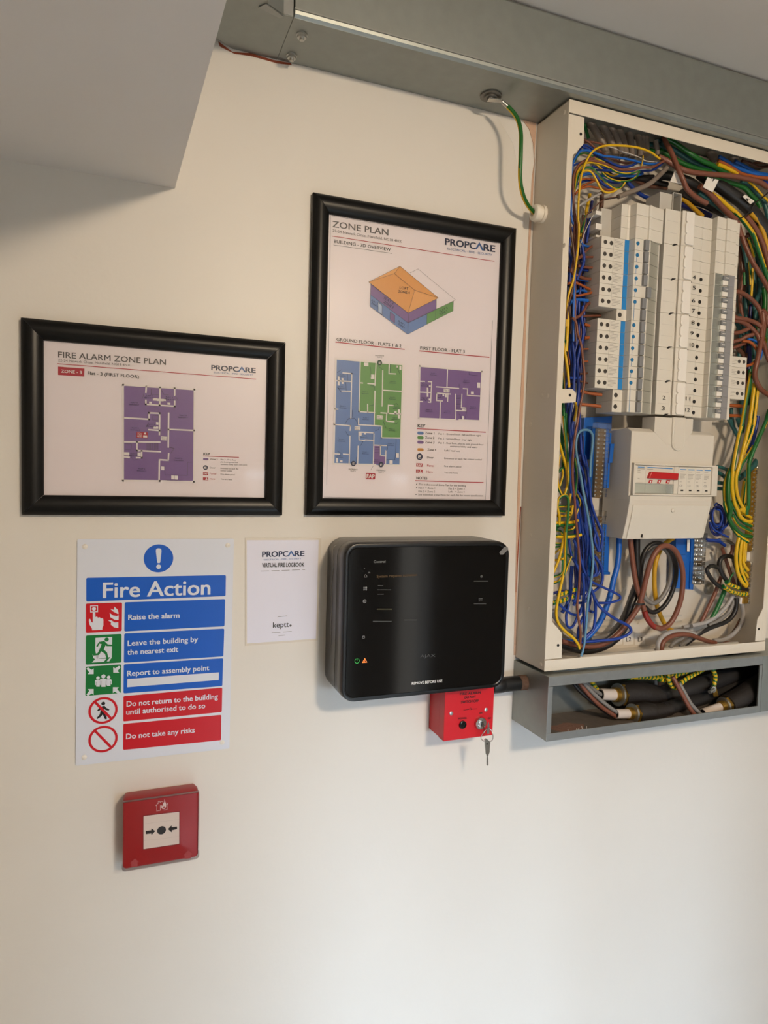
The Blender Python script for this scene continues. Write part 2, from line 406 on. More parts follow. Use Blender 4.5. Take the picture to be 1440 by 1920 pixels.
# folded front lips
MB().box(CX0, CX1, -CD-0.001, -CD+0.0006, CZ1-0.0185, CZ1+0.0004).build('top_lip', M_CREAM, cab, bevel=0.0006)
MB().box(CX0, CX1, -CD-0.001, -CD+0.0006, CZ0-0.0004, CZ0+0.0170).build('bottom_lip', M_CREAM, cab, bevel=0.0006)
MB().box(CX0, CX0+0.0105, -CD-0.0008, -CD+0.0006, CZ0+0.0185, CZ1-0.0205).build('side_lip', M_CREAM, cab, bevel=0.0006)
MB().box(CX1-0.0105, CX1, -CD-0.0008, -CD+0.0006, CZ0+0.0185, CZ1-0.0205).build('side_lip', M_CREAM, cab, bevel=0.0006)
def corner_tab(pts, hole):
    t = MB().prism([(x, -CD+0.0008, z) for x, z in pts], (0, 0, 0), (0, -0.0015, 0)).build('corner_tab', M_CREAM, cab, bevel=0.0004)
    MB().cyl((hole[0], -CD-0.0006, hole[1]), (0, -1, 0), 0.0022, 0.0006, 12).build('screw_hole', M_DARK, t)
corner_tab([(CX0+.001, CZ1-.0205), (.4590, CZ1-.0205), (.4600, .5247), (.4415, .5042), (CX0+.001, .5042)], (.4537, .5375))
corner_tab([(CX0+.001, CZ0+.0185), (.4625, CZ0+.0185), (.4610, -.2153), (.4415, -.1957), (CX0+.001, -.1957)], (.4545, -.2340))
corner_tab([(CX1-.001, CZ0+.0185), (.8735, CZ0+.0185), (.8755, -.2165), (.8880, -.1957), (CX1-.001, -.1957)], (.8800, -.2330))
corner_tab([(CX1-.001, CZ1-.0205), (.8700, CZ1-.0205), (.8700, .5247), (.8880, .5042), (CX1-.001, .5042)], (.8790, .5375))
corner_tab([(.4385, .1610), (.4600, .1620), (.4672, .1560), (.4668, .1425), (.4400, .1395)], (.4555, .1525))
sc = MB()
for x, y in ((995, 795), (1016, 742), (1027, 742), (1058, 211), (1058, 460), (992, 1142), (995, 1004), (1014, 1246)):
    q = P(x, y, -0.04); y_ = -0.04
    # the pixel lies on the side panel: intersect with x = CX0
    d = FW+(x-720)/F_PX*RT-(y-960)/F_PX*UP; q = CAM+d*((CX0-CAM.x)/d.x)
    sc = MB().lathe(q+Vector((0.0002, 0, 0)), (-1, 0, 0), [(0, .0034), (.0006, .0034), (.0012, .0016)], 12); sc.build('rivet', M_CREAM, cab, smooth_=50)
# vents and back-panel dimples
for x0, x1, y0 in ((1080, 1147, 1167), (1080, 1147, 1178), (1080, 1147, 1189), (1216, 1278, 1158), (1216, 1278, 1169), (1216, 1278, 1180)):
    a = P(x0, y0, -.0025); b2 = P(x1, y0-2, -.0025)
    MB().box(a.x, b2.x, -.0030, -.0024, a.z-.0018, a.z+.0018).build('vent_slot', M_DEV2, cab)
for x, y in ((1171, 1040), (1169, 1105), (1196, 1166), (1300, 1100)):
    q = P(x, y, -.0025); MB().cyl(q, (0, -1, 0), .0035, .0012, 12, r2=.0018).build('dimple', M_PAN, cab)
q = P(1328, 1103, -.0025)
MB().lathe(q, (0, -1, 0), [(0, .012), (.002, .012), (.003, .007), (.008, .006), (.009, .003)], 18).build('earth_stud', M_ZINC, cab, smooth_=40)
pr = Print(-.0026)
for i, (x0, x1, t) in enumerate(((1150, 1167, 'L1'), (1169, 1188, 'L2'), (1191, 1209, 'L3'))):
    pr.poly('phase_label', M_WHITE, [(x0, 1189), (x1, 1187), (x1, 1208), (x0, 1210)], 1)
    pr.text('phase_lettering', M_INK, t, (x0+5, 1203), (x1-5, 1202), cap=8, bold=.02, lift=3)
pr.build(cab)
pf = MB(); a = P(1060, 1222, -.04)
pf.tube([(a.x+.02, -.050, CZ0+.006), (.66, -.050, CZ0+.006), (.87, -.050, CZ0+.006)], .0042, 8, sub=1)
pf.build('bottom_entry_edging', M_DEV2, cab, smooth_=60)
# cable gland on the left side
gl = MB(); d = FW+(1018-720)/F_PX*RT-(402-960)/F_PX*UP; q = CAM+d*((CX0-CAM.x)/d.x)
gl.lathe(q, (-1, 0, 0), [(0, .0135), (.005, .0135), (.0052, .0118), (.010, .0118), (.0102, .0132), (.013, .0132), (.017, .0120), (.019, .009), (.0191, .0062), (.016, .006)], 12)
GLAND = q.copy()
gl.build('cable_gland', mat('gland_white', (236, 228, 214), .4, vary=.03), cab, smooth_=35)
# ------------------------------------------------------------------ framed zone plans
def snap_frame(cx, cz, w, h, label, loc_g):
    t = thing('picture_frame', label, 'picture frame', (cx, -0.001, cz-h/2), 'black framed plans on the wall')
    prof = [(0, -.0006), (0, -.0088), (.0028, -.0122), (.008, -.0142), (.0135, -.0140), (.0195, -.0120), (.0238, -.0090), (.0248, -.0060), (.0248, -.0006)]
    cs = [(-w/2, h/2), (w/2, h/2), (w/2, -h/2), (-w/2, -h/2)]
    for i in range(4):
        a = Vector((cs[i][0], 0, cs[i][1])); b = Vector((cs[(i+1) % 4][0], 0, cs[(i+1) % 4][1]))
        d = (b-a).normalized(); n = Vector((d.z, 0, -d.x)); c0 = Vector((cx, 0, cz))
        g = 0.00025; A = [c0+a+d*(u+g)+n*u+Vector((0, y, 0)) for u, y in prof]; B_ = [c0+b-d*(u+g)+n*u+Vector((0, y, 0)) for u, y in prof]
        m_ = MB(); k = len(prof)
        m_.idx(A+B_, [tuple(range(k)), tuple(range(2*k-1, k-1, -1))]+[(j, j+k, (j+1) % k+k, (j+1) % k) for j in range(k)])
        m_.build('frame_rail', M_BLACK, t, smooth_=38)
    sh = MB().box(cx-w/2+.015, cx+w/2-.015, -.0035, -.0012, cz-h/2+.015, cz+h/2-.015).build('print_sheet', M_PAPER, t)
    MB().face([(cx-w/2+.02, -.0056, cz-h/2+.02), (cx+w/2-.02, -.0056, cz-h/2+.02), (cx+w/2-.02, -.0056, cz+h/2-.02), (cx-w/2+.02, -.0056, cz+h/2-.02)])if False else None
    cv = MB(); cv.face([(cx-w/2+.022, -.0058, cz-h/2+.022), (cx+w/2-.022, -.0058, cz-h/2+.022), (cx+w/2-.022, -.0058, cz+h/2-.022), (cx-w/2+.022, -.0058, cz+h/2-.022)])
    cv.build('cover_sheet', M_GLASSY, t)
    return t, sh
def logo(pr, a, b, cap, sub_a, sub_b, subcap):
    """PROPCARE with the roof-shaped A"""
    ax, ay = a; bx, by = b; f = lambda t: (ax+(bx-ax)*t, ay+(by-ay)*t)
    pr.text('logo', M_INKN, 'PROPC', f(0), f(.615), cap=cap, bold=.035)
    pr.text('logo', M_INKN, 'RE', f(.775), f(1), cap=cap, bold=.035)
    x0, y0 = f(.60); x1, y1 = f(.785); xm, ym = f(.69); W = cap*.30
    pr.poly('logo', M_INKB, [(x0, y0), (x0+W, y0), (xm, ym-cap*.68), (x1-W, y1), (x1, y1), (xm, ym-cap*1.12)], 3)
    pr.text('logo', M_INKB, 'ELECTRICAL - FIRE - SECURITY', sub_a, sub_b, cap=subcap, lift=2)
def walls(pr, part, segs, w, m=None):
    for s_ in segs: pr.line(part, m or M_PWHITE, s_, w, 4)

# --- the landscape plan
fl, shl = snap_frame(-0.1330, 0.0834, .329, .242, 'black landscape frame with purple single floor plan headed FIRE ALARM ZONE PLAN', 0)
p = Print(-.0035, (20, 580), 2.6667)
p.text('heading', M_INKG, 'FIRE ALARM ZONE PLAN', (238, 240), (776, 278), cap=31, bold=.014)
p.text('lettering', M_INKG, '22-24 Newark Close, Mansfield, NG18 4NX', (238, 260), (598, 285), cap=13)
p.line('rule', M_CRIM, [(236, 272), (1226, 349)], .9)
p.poly('zone_tag', M_CRIM, [(237, 286), (369, 296), (368, 336), (237, 328)])
p.text('zone_tag', M_PWHITE, 'ZONE - 3', (252, 316), (355, 323), cap=16, bold=.03, lift=3)
p.text('lettering', M_INK, 'Flat - 3 (FIRST FLOOR)', (385, 326), (641, 345), cap=17, bold=.015)
logo(p, (1004, 303), (1224, 318), 26, (1016, 319), (1212, 332), 8)
FP = 'floor_plan'
p.poly(FP, M_ZPURP, [(559, 377), (923, 401), (920, 864), (558, 856)])
walls(p, FP, [[(559, 377), (923, 401)], [(562, 377), (562, 856)], [(919, 402), (916, 864)], [(558, 856), (745, 858)], [(745, 858), (920, 862)]], 2.2)
walls(p, FP, [[(678, 385), (676, 415)], [(676, 455), (676, 475), (820, 485), (820, 460)], [(820, 395), (820, 430)], [(747, 390), (745, 480)],
  [(567, 542), (692, 550), (692, 518), (745, 520), (744, 626)], [(692, 602), (744, 606)], [(790, 520), (788, 688)], [(790, 600), (917, 606)],
  [(567, 663), (745, 664)], [(632, 663), (632, 706), (748, 712)], [(655, 708), (655, 742), (630, 742)], [(567, 738), (592, 740)], [(790, 722), (788, 755), (744, 752), (742, 855)]], 2.0)
for x in range(682, 745, 9): p.line(FP, M_INKG, [(x, 669), (x, 704)], .35, 4)
for a in ([(703, 398), (703, 425), (738, 428)], [(752, 400), (765, 425), (790, 428)], [(712, 530), (740, 532), (738, 555), (708, 552), (712, 530)], [(572, 672), (604, 674), (602, 702), (572, 700), (572, 672)], [(770, 785), (772, 828), (884, 830), (884, 765), (905, 765)], [(790, 690), (818, 695), (800, 720)], [(690, 565), (676, 590)], [(665, 420), (660, 445)], [(822, 430), (836, 455)], [(600, 735), (615, 755), (640, 748)], [(715, 490), (735, 492)], [(780, 855), (860, 858)]):
    p.line(FP, M_INKG, a, .35, 4)
for x, y, a, b_ in ((722, 450, 11, 6), (738, 452, 8, 6), (756, 453, 8, 6), (769, 453, 7, 5), (699, 466, 7, 5), (791, 471, 7, 5), (733, 570, 6, 7), (726, 591, 12, 6), (580, 722, 13, 8), (642, 724, 8, 9), (760, 794, 8, 9), (811, 840, 8, 10), (828, 841, 8, 10)):
    p.poly(FP, M_PWHITE, [(x-a, y-b_), (x+a, y-b_+1), (x+a, y+b_+1), (x-a, y+b_)], 4)
for x, y, a, b_ in ((617, 468, 'FLAT 3', 'Bedroom 4'), (623, 595, 'FLAT 3', 'Bedroom 3'), (862, 532, 'FLAT 3', 'Bedroom 1'), (655, 799, 'FLAT 3', 'Bedroom 2'), (840, 747, 'FLAT 3', 'Kitchen'), (693, 434, 'FLAT 3', 'Bath'), (793, 441, 'FLAT 3', 'Bath'), (617, 724, 'FLAT 3', 'Bath'), (703, 577, 'FLAT 3', 'Bath')):
    p.text(FP, M_INKN, a, (x-17, y), (x+17, y+2), cap=6, lift=5); p.text(FP, M_INKN, b_, (x-23, y+10), (x+23, y+12), cap=6, lift=5)
p.poly(FP, M_PWHITE, [(751, 635), (782, 637), (781, 656), (751, 654)], 4)
p.text(FP, M_INKG, 'Flat 3', (755, 644), (778, 646), cap=6, lift=6); p.text(FP, M_INKG, 'Zone 3', (755, 652), (778, 654), cap=6, lift=6)
p.poly(FP, M_CRIM, [(630, 612), (686, 615), (685, 645), (629, 642)], 5)
for i, t in enumerate(('YOU', 'ARE', 'HERE')): p.text(FP, M_PWHITE, t, (633, 622+i*8), (655, 624+i*8), cap=6, lift=7)
p.disc(FP, M_PWHITE, 672, 621, 5, 7); p.poly(FP, M_PWHITE, [(662, 640), (663, 630), (682, 631), (683, 642)], 7)
K = 'key'
p.text(K, M_INK, 'KEY', (964, 728), (997, 730), cap=12, bold=.03); p.line(K, M_CRIM, [(963, 734), (1140, 740)], .8)
p.rrect(K, M_ZPURP, [(962, 743), (989, 744), (989, 755), (962, 754)], 1.5)
p.text(K, M_INK, 'Zone 3', (997, 752), (1034, 754), cap=8)
for i, t in enumerate(('Flat 3 - First floor', 'plus its own ground floor', 'entrance lobby stairs and stairs')): p.text(K, M_INKG, t, (1050, 754+i*12), ((1128, 1137, 1182)[i], 757+i*12), cap=7)
p.disc(K, M_INKN, 974, 791, 12); p.text(K, M_PWHITE, 'E', (969, 796), (979, 797), cap=10, bold=.04, lift=3)
p.text(K, M_INK, 'Door', (995, 795), (1024, 796), cap=8)
p.text(K, M_INKG, 'Entrance to each flat', (1050, 798), (1139, 801), cap=7); p.text(K, M_INKG, 'colour coded', (1050, 809), (1107, 811), cap=7)
p.poly(K, M_CRIM, [(962, 814), (987, 815), (987, 829), (962, 828)]); p.text(K, M_PWHITE, 'FAP', (965, 825), (984, 826), cap=8, bold=.03, lift=3)
p.text(K, M_CRIM, 'Panel', (995, 825), (1027, 826), cap=8); p.text(K, M_INKG, 'Fire alarm panel', (1050, 827), (1120, 830), cap=7)
p.poly(K, M_CRIM, [(962, 840), (987, 841), (987, 855), (962, 854)]); p.disc(K, M_PWHITE, 979, 845, 3, 3); p.poly(K, M_PWHITE, [(974, 853), (974, 849), (984, 849), (984, 853)], 3)
p.text(K, M_CRIM, 'Here', (995, 851), (1022, 852), cap=8); p.text(K, M_INKG, 'You are here', (1050, 852), (1107, 855), cap=7)
p.build(shl)

# --- the tall plan
ft, sht = snap_frame(0.2309, 0.1887, .329, .452, 'tall black frame with 3D house drawing and coloured floor plans headed ZONE PLAN', 0)
p = Print(-.0035, (560, 350), 3.2727)
p.line('border', M_INKN, [(196, 178), (1215, 346)], .35); p.line('border', M_INKN, [(196, 178), (172, 1080+750)], .35)
p.text('heading', M_INKG, 'ZONE PLAN', (207, 247), (550, 299), cap=40, bold=.014)
p.text('lettering', M_INKG, '22-24 Newark Close, Mansfield, NG18 4NX', (208, 277), (631, 344), cap=17)
p.line('rule', M_CRIM, [(205, 303), (1200, 458)], .9)
p.text('lettering', M_INK, 'BUILDING - 3D OVERVIEW', (217, 344), (565, 396), cap=21, bold=.01)
p.line('rule', M_INKG, [(215, 357), (573, 410)], .5)
logo(p, (899, 356), (1204, 401), 42, (912, 386), (1187, 425), 14)
B = 'building_drawing'
LW = .35
def face(m, pts, lift=1):
    p.poly(B, m, pts, lift); p.line(B, M_INKG, pts+[pts[0]], LW, lift+3)
p.line(B, M_INKG, [(683, 530), (733, 505), (963, 695), (845, 752), (845, 690)], LW, 2)
face(M_ZORANGE2, [(430, 585), (622, 488), (588, 533)]); face(M_ZORANGE, [(430, 585), (588, 533), (712, 635), (672, 775)])
face(M_ZORANGE, [(622, 488), (858, 683), (712, 635), (588, 533)]); face(M_ZORANGE2, [(858, 683), (672, 775), (712, 635)])
face(M_ZPURP, [(443, 597), (672, 775), (672, 836), (441, 663)]); face(M_ZPURP, [(672, 775), (845, 690), (842, 755), (672, 836)])
face(M_ZBLUE, [(441, 663), (672, 836), (669, 906), (439, 735)]); face(M_ZBLUE, [(672, 836), (788, 778), (786, 845), (669, 906)])
face(M_ZGREEN, [(788, 778), (842, 752), (838, 818), (786, 845)]); face(M_ZGREEN, [(842, 752), (950, 703), (948, 762), (838, 818)])
face(mat('print_pale_blue', (176, 196, 226), .4, vary=0), [(488, 708), (512, 728), (512, 785), (488, 765)], 2); face(M_ZPURP, [(562, 768), (590, 790), (590, 838), (562, 815)], 2)
p.text(B, M_INK, 'LOFT', (620, 627), (673, 634), cap=17, lift=5); p.text(B, M_INK, 'ZONE 4', (611, 650), (682, 659), cap=17, lift=5)
p.text(B, M_INKN, 'FLAT 3', (522, 688), (578, 724), cap=17, lift=5); p.text(B, M_INKN, 'ZONE 3', (520, 712), (577, 750), cap=17, lift=5)
p.text(B, M_INKN, 'FLAT 1', (446, 700), (482, 722), cap=11, lift=5); p.text(B, M_INKN, 'ZONE 1', (445, 717), (482, 740), cap=11, lift=5)
p.text(B, M_INKN, 'FLAT 1', (610, 828), (648, 853), cap=11, lift=5); p.text(B, M_INKN, 'ZONE 1', (609, 846), (647, 871), cap=11, lift=5)
p.text(B, M_INK, 'FLAT 2', (868, 770), (915, 748), cap=13, lift=5); p.text(B, M_INK, 'ZONE 2', (866, 790), (914, 768), cap=13, lift=5)
p.build(sht)
p = Print(-.0035, (560, 610), 3.2727)
p.line('border', M_INKN, [(1190, -30), (1147, 1070), (155, 1054)], .35)
p.text('lettering', M_INK, 'GROUND FLOOR - FLATS 1 & 2', (232, 95), (630, 136), cap=21, bold=.01); p.line('rule', M_CRIM, [(228, 103), (648, 147)], 1.3)
p.text('lettering', M_INK, 'FIRST FLOOR - FLAT 3', (746, 148), (1019, 171), cap=21, bold=.01); p.line('rule', M_CRIM, [(743, 157), (1168, 196)], 1.3)
FP = 'floor_plan'
p.poly(FP, M_ZBLUE, [(226, 203), (643, 238), (623, 860), (211, 849)])
p.poly(FP, M_ZGREEN, [(378, 216), (641, 238), (622, 690), (508, 688), (508, 615), (463, 610), (465, 535), (370, 530)], 2)
p.poly(FP, M_ZPURP, [(462, 735), (502, 738), (502, 800), (530, 802), (528, 855), (458, 850)], 2)
walls(p, FP, [[(226, 205), (643, 240)], [(229, 203), (214, 849)], [(641, 238), (623, 860)], [(211, 850), (318, 853)], [(360, 854), (470, 856)], [(528, 857), (623, 859)]], 2.6)
walls(p, FP, [[(378, 218), (370, 530), (466, 536)], [(272, 292), (326, 296), (320, 572)], [(232, 340), (325, 345)], [(265, 403), (322, 405)], [(222, 513), (240, 515)],
  [(218, 608), (318, 616), (316, 645)], [(368, 572), (367, 610), (510, 618), (508, 690), (622, 692)], [(468, 405), (463, 610)], [(475, 225), (468, 368)], [(425, 357), (468, 360)],
  [(380, 353), (392, 354)], [(516, 278), (512, 495)], [(518, 398), (632, 405)], [(556, 235), (554, 296), (595, 298)], [(580, 492), (550, 490), (548, 540)], [(505, 537), (628, 545)],
  [(540, 545), (538, 588), (585, 592)], [(423, 485), (423, 532)], [(405, 706), (370, 703), (370, 655), (462, 660), (458, 850)], [(408, 703), (462, 706)], [(462, 735), (538, 738)],
  [(315, 680), (310, 848)], [(217, 788), (250, 790)], [(275, 790), (310, 792)], [(365, 742), (362, 850)], [(502, 738), (502, 800), (535, 802)], [(535, 770), (533, 858)]], 1.7)
for a in ([(236, 290), (262, 272)], [(240, 380), (262, 412)], [(305, 570), (345, 570), (365, 605)], [(288, 600), (300, 578), (325, 570)], [(290, 650), (300, 672), (318, 675)], [(440, 370), (465, 374), (465, 395)], [(485, 225), (490, 250), (512, 270)], [(580, 595), (600, 605), (612, 590)], [(582, 490), (600, 478), (612, 492)], [(520, 590), (535, 630)], [(380, 738), (395, 715), (378, 705)], [(470, 648), (490, 640), (496, 622)], [(235, 770), (262, 785)], [(240, 690), (245, 690)], [(470, 750), (498, 752)], [(468, 760), (498, 762)], [(467, 770), (497, 772)], [(466, 780), (496, 782)], [(598, 700), (596, 780), (590, 826), (540, 824)], [(543, 742), (545, 760), (530, 778)], [(600, 250), (622, 300)], [(430, 495), (462, 487)], [(440, 255), (445, 320)], [(300, 300), (302, 340)], [(290, 350), (292, 400)], [(330, 520), (330, 560)], [(355, 810), (352, 848)], [(562, 240), (562, 290)]):
    p.line(FP, M_INKN, a, .4, 4)
for x, y, a, b_ in ((414, 239, 14, 11), (454, 315, 11, 14), (245, 340, 6, 28), (269, 341, 6, 18), (604, 253, 5, 6), (624, 260, 6, 12), (594, 537, 7, 10), (615, 543, 6, 28), (380, 667, 7, 10), (407, 664, 6, 5), (235, 828, 6, 14), (262, 834, 7, 6), (606, 798, 9, 14), (567, 839, 10, 11)):
    p.poly(FP, M_PWHITE, [(x-a, y-b_), (x+a, y-b_+1), (x+a, y+b_+1), (x-a, y+b_)], 4)
for x, y, t in ((272, 500, 'FLAT 1'), (265, 705, 'FLAT 1'), (412, 572, 'FLAT 1'), (410, 782, 'FLAT 1'), (565, 730, 'FLAT 1'), (408, 412, 'FLAT 2'), (578, 348, 'FLAT 2'), (576, 446, 'FLAT 2'), (572, 640, 'FLAT 2'), (268, 308, 'FLAT 1'), (262, 380, 'FLAT 1'), (252, 803, 'FLAT 1'), (600, 505, 'FLAT 2'), (590, 570, 'FLAT 2'), (402, 682, 'FLAT 1'), (480, 830, 'FLAT 3')):
    p.text(FP, M_INKN, t, (x-16, y-2), (x+16, y), cap=6, lift=5); p.text(FP, M_INKN, 'Bedroom', (x-20, y+8), (x+20, y+10), cap=6, lift=5)
for x, y, n in ((497, 565, '2'), (361, 632, '1')):
    p.poly(FP, M_PWHITE, [(x-18, y-13), (x+18, y-11), (x+18, y+13), (x-18, y+12)], 5)
    p.text(FP, M_INKG, 'Flat '+n, (x-13, y-2), (x+13, y-1), cap=7, lift=7); p.text(FP, M_INKG, 'Zone '+n, (x-13, y+8), (x+13, y+9), cap=7, lift=7)
for x, y, m_ in ((497, 229, mat('print_dark_green', (40, 72, 52), .4, vary=0)), (336, 848, M_INKN), (506, 855, M_INKN)):
    p.disc(FP, m_, x, y, 15, 5); p.text(FP, M_PWHITE, 'E', (x-5, y+7), (x+6, y+7), cap=13, bold=.03, lift=7)
for x, y, n in ((497, 188, '2'), (334, 886, '1'), (505, 892, '3')):
    p.text(FP, M_INK, 'ENTRANCE', (x-27, y), (x+27, y+3), cap=8, lift=2); p.text(FP, M_INK, 'FLAT '+n, (x-15, y+11), (x+15, y+13), cap=8, lift=2)
p.line(FP, M_INKG, [(462, 855), (443, 888)], .4)
p.rrect('panel_tag', M_CRIM, [(413, 905), (471, 908), (469, 946), (411, 944)], 1.5, 2); p.text('panel_tag', M_PWHITE, 'FAP', (417, 937), (465, 939), cap=26, bold=.03, lift=4)
p.poly(FP, M_ZPURP, [(742, 248), (1126, 282), (1113, 587), (735, 570)])
walls(p, FP, [[(742, 250), (1126, 284)], [(744, 248), (737, 570)], [(1124, 282), (1111, 587)], [(735, 570), (962, 580)], [(985, 581), (1113, 586)]], 2.2)
walls(p, FP, [[(914, 262), (910, 378)], [(845, 377), (982, 387)], [(742, 343), (772, 344)], [(795, 345), (816, 347), (810, 472), (795, 471)], [(742, 410), (812, 413)], [(738, 467), (760, 468)],
  [(930, 422), (848, 416), (846, 462), (882, 464)], [(916, 420), (914, 466)], [(870, 464), (866, 575)], [(963, 423), (961, 522), (1025, 525), (1026, 506), (998, 505), (1002, 423)], [(965, 522), (963, 578)], [(1010, 388), (1037, 390), (1034, 430), (1115, 434)]], 1.7)
for y in range(432, 520, 9): p.line(FP, M_INKN, [(968, y), (998, y+1)], .35, 4)
for a in ([(1045, 285), (1045, 303), (1098, 308)], [(760, 360), (770, 345)], [(800, 395), (790, 365)], [(760, 440), (780, 465), (792, 440)], [(850, 440), (868, 445), (880, 420)], [(985, 360), (985, 385)], [(1030, 530), (1022, 570)], [(985, 545), (1000, 572)]):
    p.line(FP, M_INKN, a, .4, 4)
for x, y, a, b_ in ((791, 410, 5, 28), (805, 372, 5, 6), (803, 455, 5, 6), (1105, 367, 9, 16), (1066, 414, 9, 8), (888, 428, 5, 5), (904, 430, 5, 11), (1011, 518, 9, 7), (1008, 567, 6, 11)):
    p.poly(FP, M_PWHITE, [(x-a, y-b_), (x+a, y-b_+1), (x+a, y+b_+1), (x-a, y+b_)], 4)
p.poly(FP, M_PWHITE, [(890, 388), (926, 391), (925, 413), (890, 411)], 5); p.text(FP, M_INKG, 'Flat 3', (895, 399), (920, 401), cap=7, lift=7); p.text(FP, M_INKG, 'Zone 3', (895, 408), (920, 410), cap=7, lift=7)
for x, y in ((828, 298), (1030, 343), (800, 522), (912, 530), (1070, 505), (772, 365), (770, 450), (872, 438)):
    p.text(FP, M_INKN, 'FLAT 3', (x-16, y-2), (x+16, y), cap=6, lift=5); p.text(FP, M_INKN, 'Bedroom', (x-20, y+8), (x+20, y+10), cap=6, lift=5)
K = 'key'
p.text(K, M_INK, 'KEY', (731, 625), (777, 627), cap=20, bold=.03); p.line(K, M_CRIM, [(728, 634), (1146, 656)], 1.2)
for y, m_, n, t in ((661, M_ZBLUE, '1', 'Flat 1 - Ground floor - left and front right'), (689, M_ZGREEN, '2', 'Flat 2 - Ground floor - rear right'), (717, M_ZPURP, '3', 'Flat 3 - First floor, plus its own ground-floor'), (763, M_ZORANGE, '4', 'Loft / roof void')):
    p.rrect(K, m_, [(728, y-10), (767, y-8), (767, y+10), (728, y+9)], 2.6)
    xo = 14 if n == '4' else 0
    p.text(K, M_INKG, 'Zone '+n, (776+xo, y+6), (832+xo*.8, y+8), cap=14, bold=.015)
    p.text(K, M_INKG, t, (895 if n == '4' else 858, y+9), ({'1': 1117, '2': 1063, '3': 1134, '4': 990}[n], y+20 if n != '4' else y+14), cap=11)
p.text(K, M_INKG, 'entrance lobby and stairs', (930, 746), (1096, 754), cap=11)
p.disc(K, M_INKN, 742, 806, 19); p.text(K, M_PWHITE, 'E', (734, 817), (750, 818), cap=22, bold=.04, lift=3)
p.text(K, M_INKG, 'Door', (788, 816), (827, 818), cap=14, bold=.015); p.text(K, M_INKG, 'Entrance to each flat colour coded', (894, 821), (1122, 829), cap=11)
p.poly(K, M_CRIM, [(722, 846), (760, 848), (759, 868), (721, 866)]); p.text(K, M_PWHITE, 'FAP', (726, 864), (755, 865), cap=14, bold=.03, lift=3)
p.text(K, M_CRIM, 'Panel', (788, 866), (830, 868), cap=14); p.text(K, M_INKG, 'Fire alarm panel', (893, 869), (997, 873), cap=11)
p.poly(K, M_CRIM, [(720, 884), (760, 886), (759, 907), (720, 905)]); p.disc(K, M_PWHITE, 748, 892, 4, 3); p.poly(K, M_PWHITE, [(740, 904), (741, 897), (756, 898), (756, 904)], 3)
p.text(K, M_PWHITE, 'YOU', (723, 893), (736, 893), cap=4, lift=3); p.text(K, M_PWHITE, 'ARE', (723, 898), (736, 898), cap=4, lift=3); p.text(K, M_PWHITE, 'HERE', (723, 903), (736, 903), cap=4, lift=3)
p.text(K, M_CRIM, 'Here', (786, 904), (822, 906), cap=14); p.text(K, M_INKG, 'You are here', (893, 908), (975, 911), cap=11)
p.text(K, M_INK, 'NOTES', (722, 944), (789, 946), cap=17, bold=.02); p.line(K, M_CRIM, [(717, 953), (1132, 965)], 1.2)
p.disc(K, M_INK, 723, 975, 3, 2, 8); p.text(K, M_INKG, 'This is the overall Zone Plan for the building', (736, 981), (1026, 990), cap=12)
p.disc(K, M_INK, 723, 997, 3, 2, 8); p.text(K, M_INKG, 'Flat 1 = Zone 1', (735, 1003), (836, 1005), cap=12); p.text(K, M_INKG, 'Flat 3 = Zone 3', (919, 1007), (1018, 1009), cap=12)
p.text(K, M_INKG, 'Flat 2 = Zone 2', (735, 1024), (836, 1026), cap=12); p.text(K, M_INKG, 'Loft    = Zone 4', (919, 1026), (1018, 1028), cap=12)
p.disc(K, M_INK, 720, 1038, 3, 2, 8); p.text(K, M_INKG, 'See individual Zone Plans for each flat for room specification', (733, 1044), (1132, 1050), cap=12)
p.build(sht)

# ------------------------------------------------------------------ fire action sign
fs = thing('fire_action_sign', 'white safety board of blue and red panels headed Fire Action', 'sign', (-.1355, -.001, -.3701))
R_ = Matrix.Rotation(0.0062, 3, 'Y')
ps = [Vector((-.1355, 0, -.2201))+R_ @ Vector((x, 0, z)) for x, z in ((-.0985, .15), (.0985, .15), (.1, .1485), (.1, -.1485), (.0985, -.15), (-.0985, -.15), (-.1, -.1485), (-.1, .1485))]
brd = MB().prism(ps, (0, -.0018, 0), (0, -.0002, 0)).build('sign_board', M_SIGN, fs)
p = Print(-.0018, (130, 1000), 2.9388)
p.disc('mandatory_symbol', M_SBLUE, 492, 138, 81, 1, 40)
p.poly('mandatory_symbol', M_SIGN, [(478, 90), (482, 84), (492, 82), (502, 84), (507, 90), (508, 98), (501, 160), (497, 164), (488, 164), (484, 160), (477, 98)], 2); p.disc('mandatory_symbol', M_SIGN, 492, 184, 13, 2, 20)
p.rrect('header_panel', M_SBLUE, [(93, 245), (863, 230), (861, 346), (93, 376)], 2.2)
p.text('header_lettering', M_SIGN, 'Fire Action', (187, 355), (775, 336), cap=88, bold=.022)
def row(c4, m, lines):
    p.rrect('instruction_panel#%d' % c4[0][1], m, c4, 2.0)
    for t, a, b in lines: p.text('instruction_lettering', M_SIGN, t, a, b, cap=31, bold=.028)
row([(305, 380), (859, 362), (855, 512), (303, 541)], M_SBLUE, [('Raise the alarm', (325, 477), (606, 465))])
row([(303, 552), (854, 525), (849, 678), (300, 713)], M_SBLUE, [('Leave the building by', (322, 620), (708, 597)), ('the nearest exit', (320, 670), (599, 652))])
row([(300, 722), (848, 688), (843, 842), (298, 882)], M_SBLUE, [('Report to assembly point', (319, 787), (770, 754))])
row([(298, 897), (843, 850), (840, 985), (297, 1037)], M_SRED, [('Do not return to the building', (316, 955), (818, 911)), ('until authorised to do so', (314, 999), (748, 963))])
row([(297, 1050), (838, 1000), (836, 1140), (296, 1194)], M_SRED, [('Do not take any risks', (313, 1134), (690, 1097))])
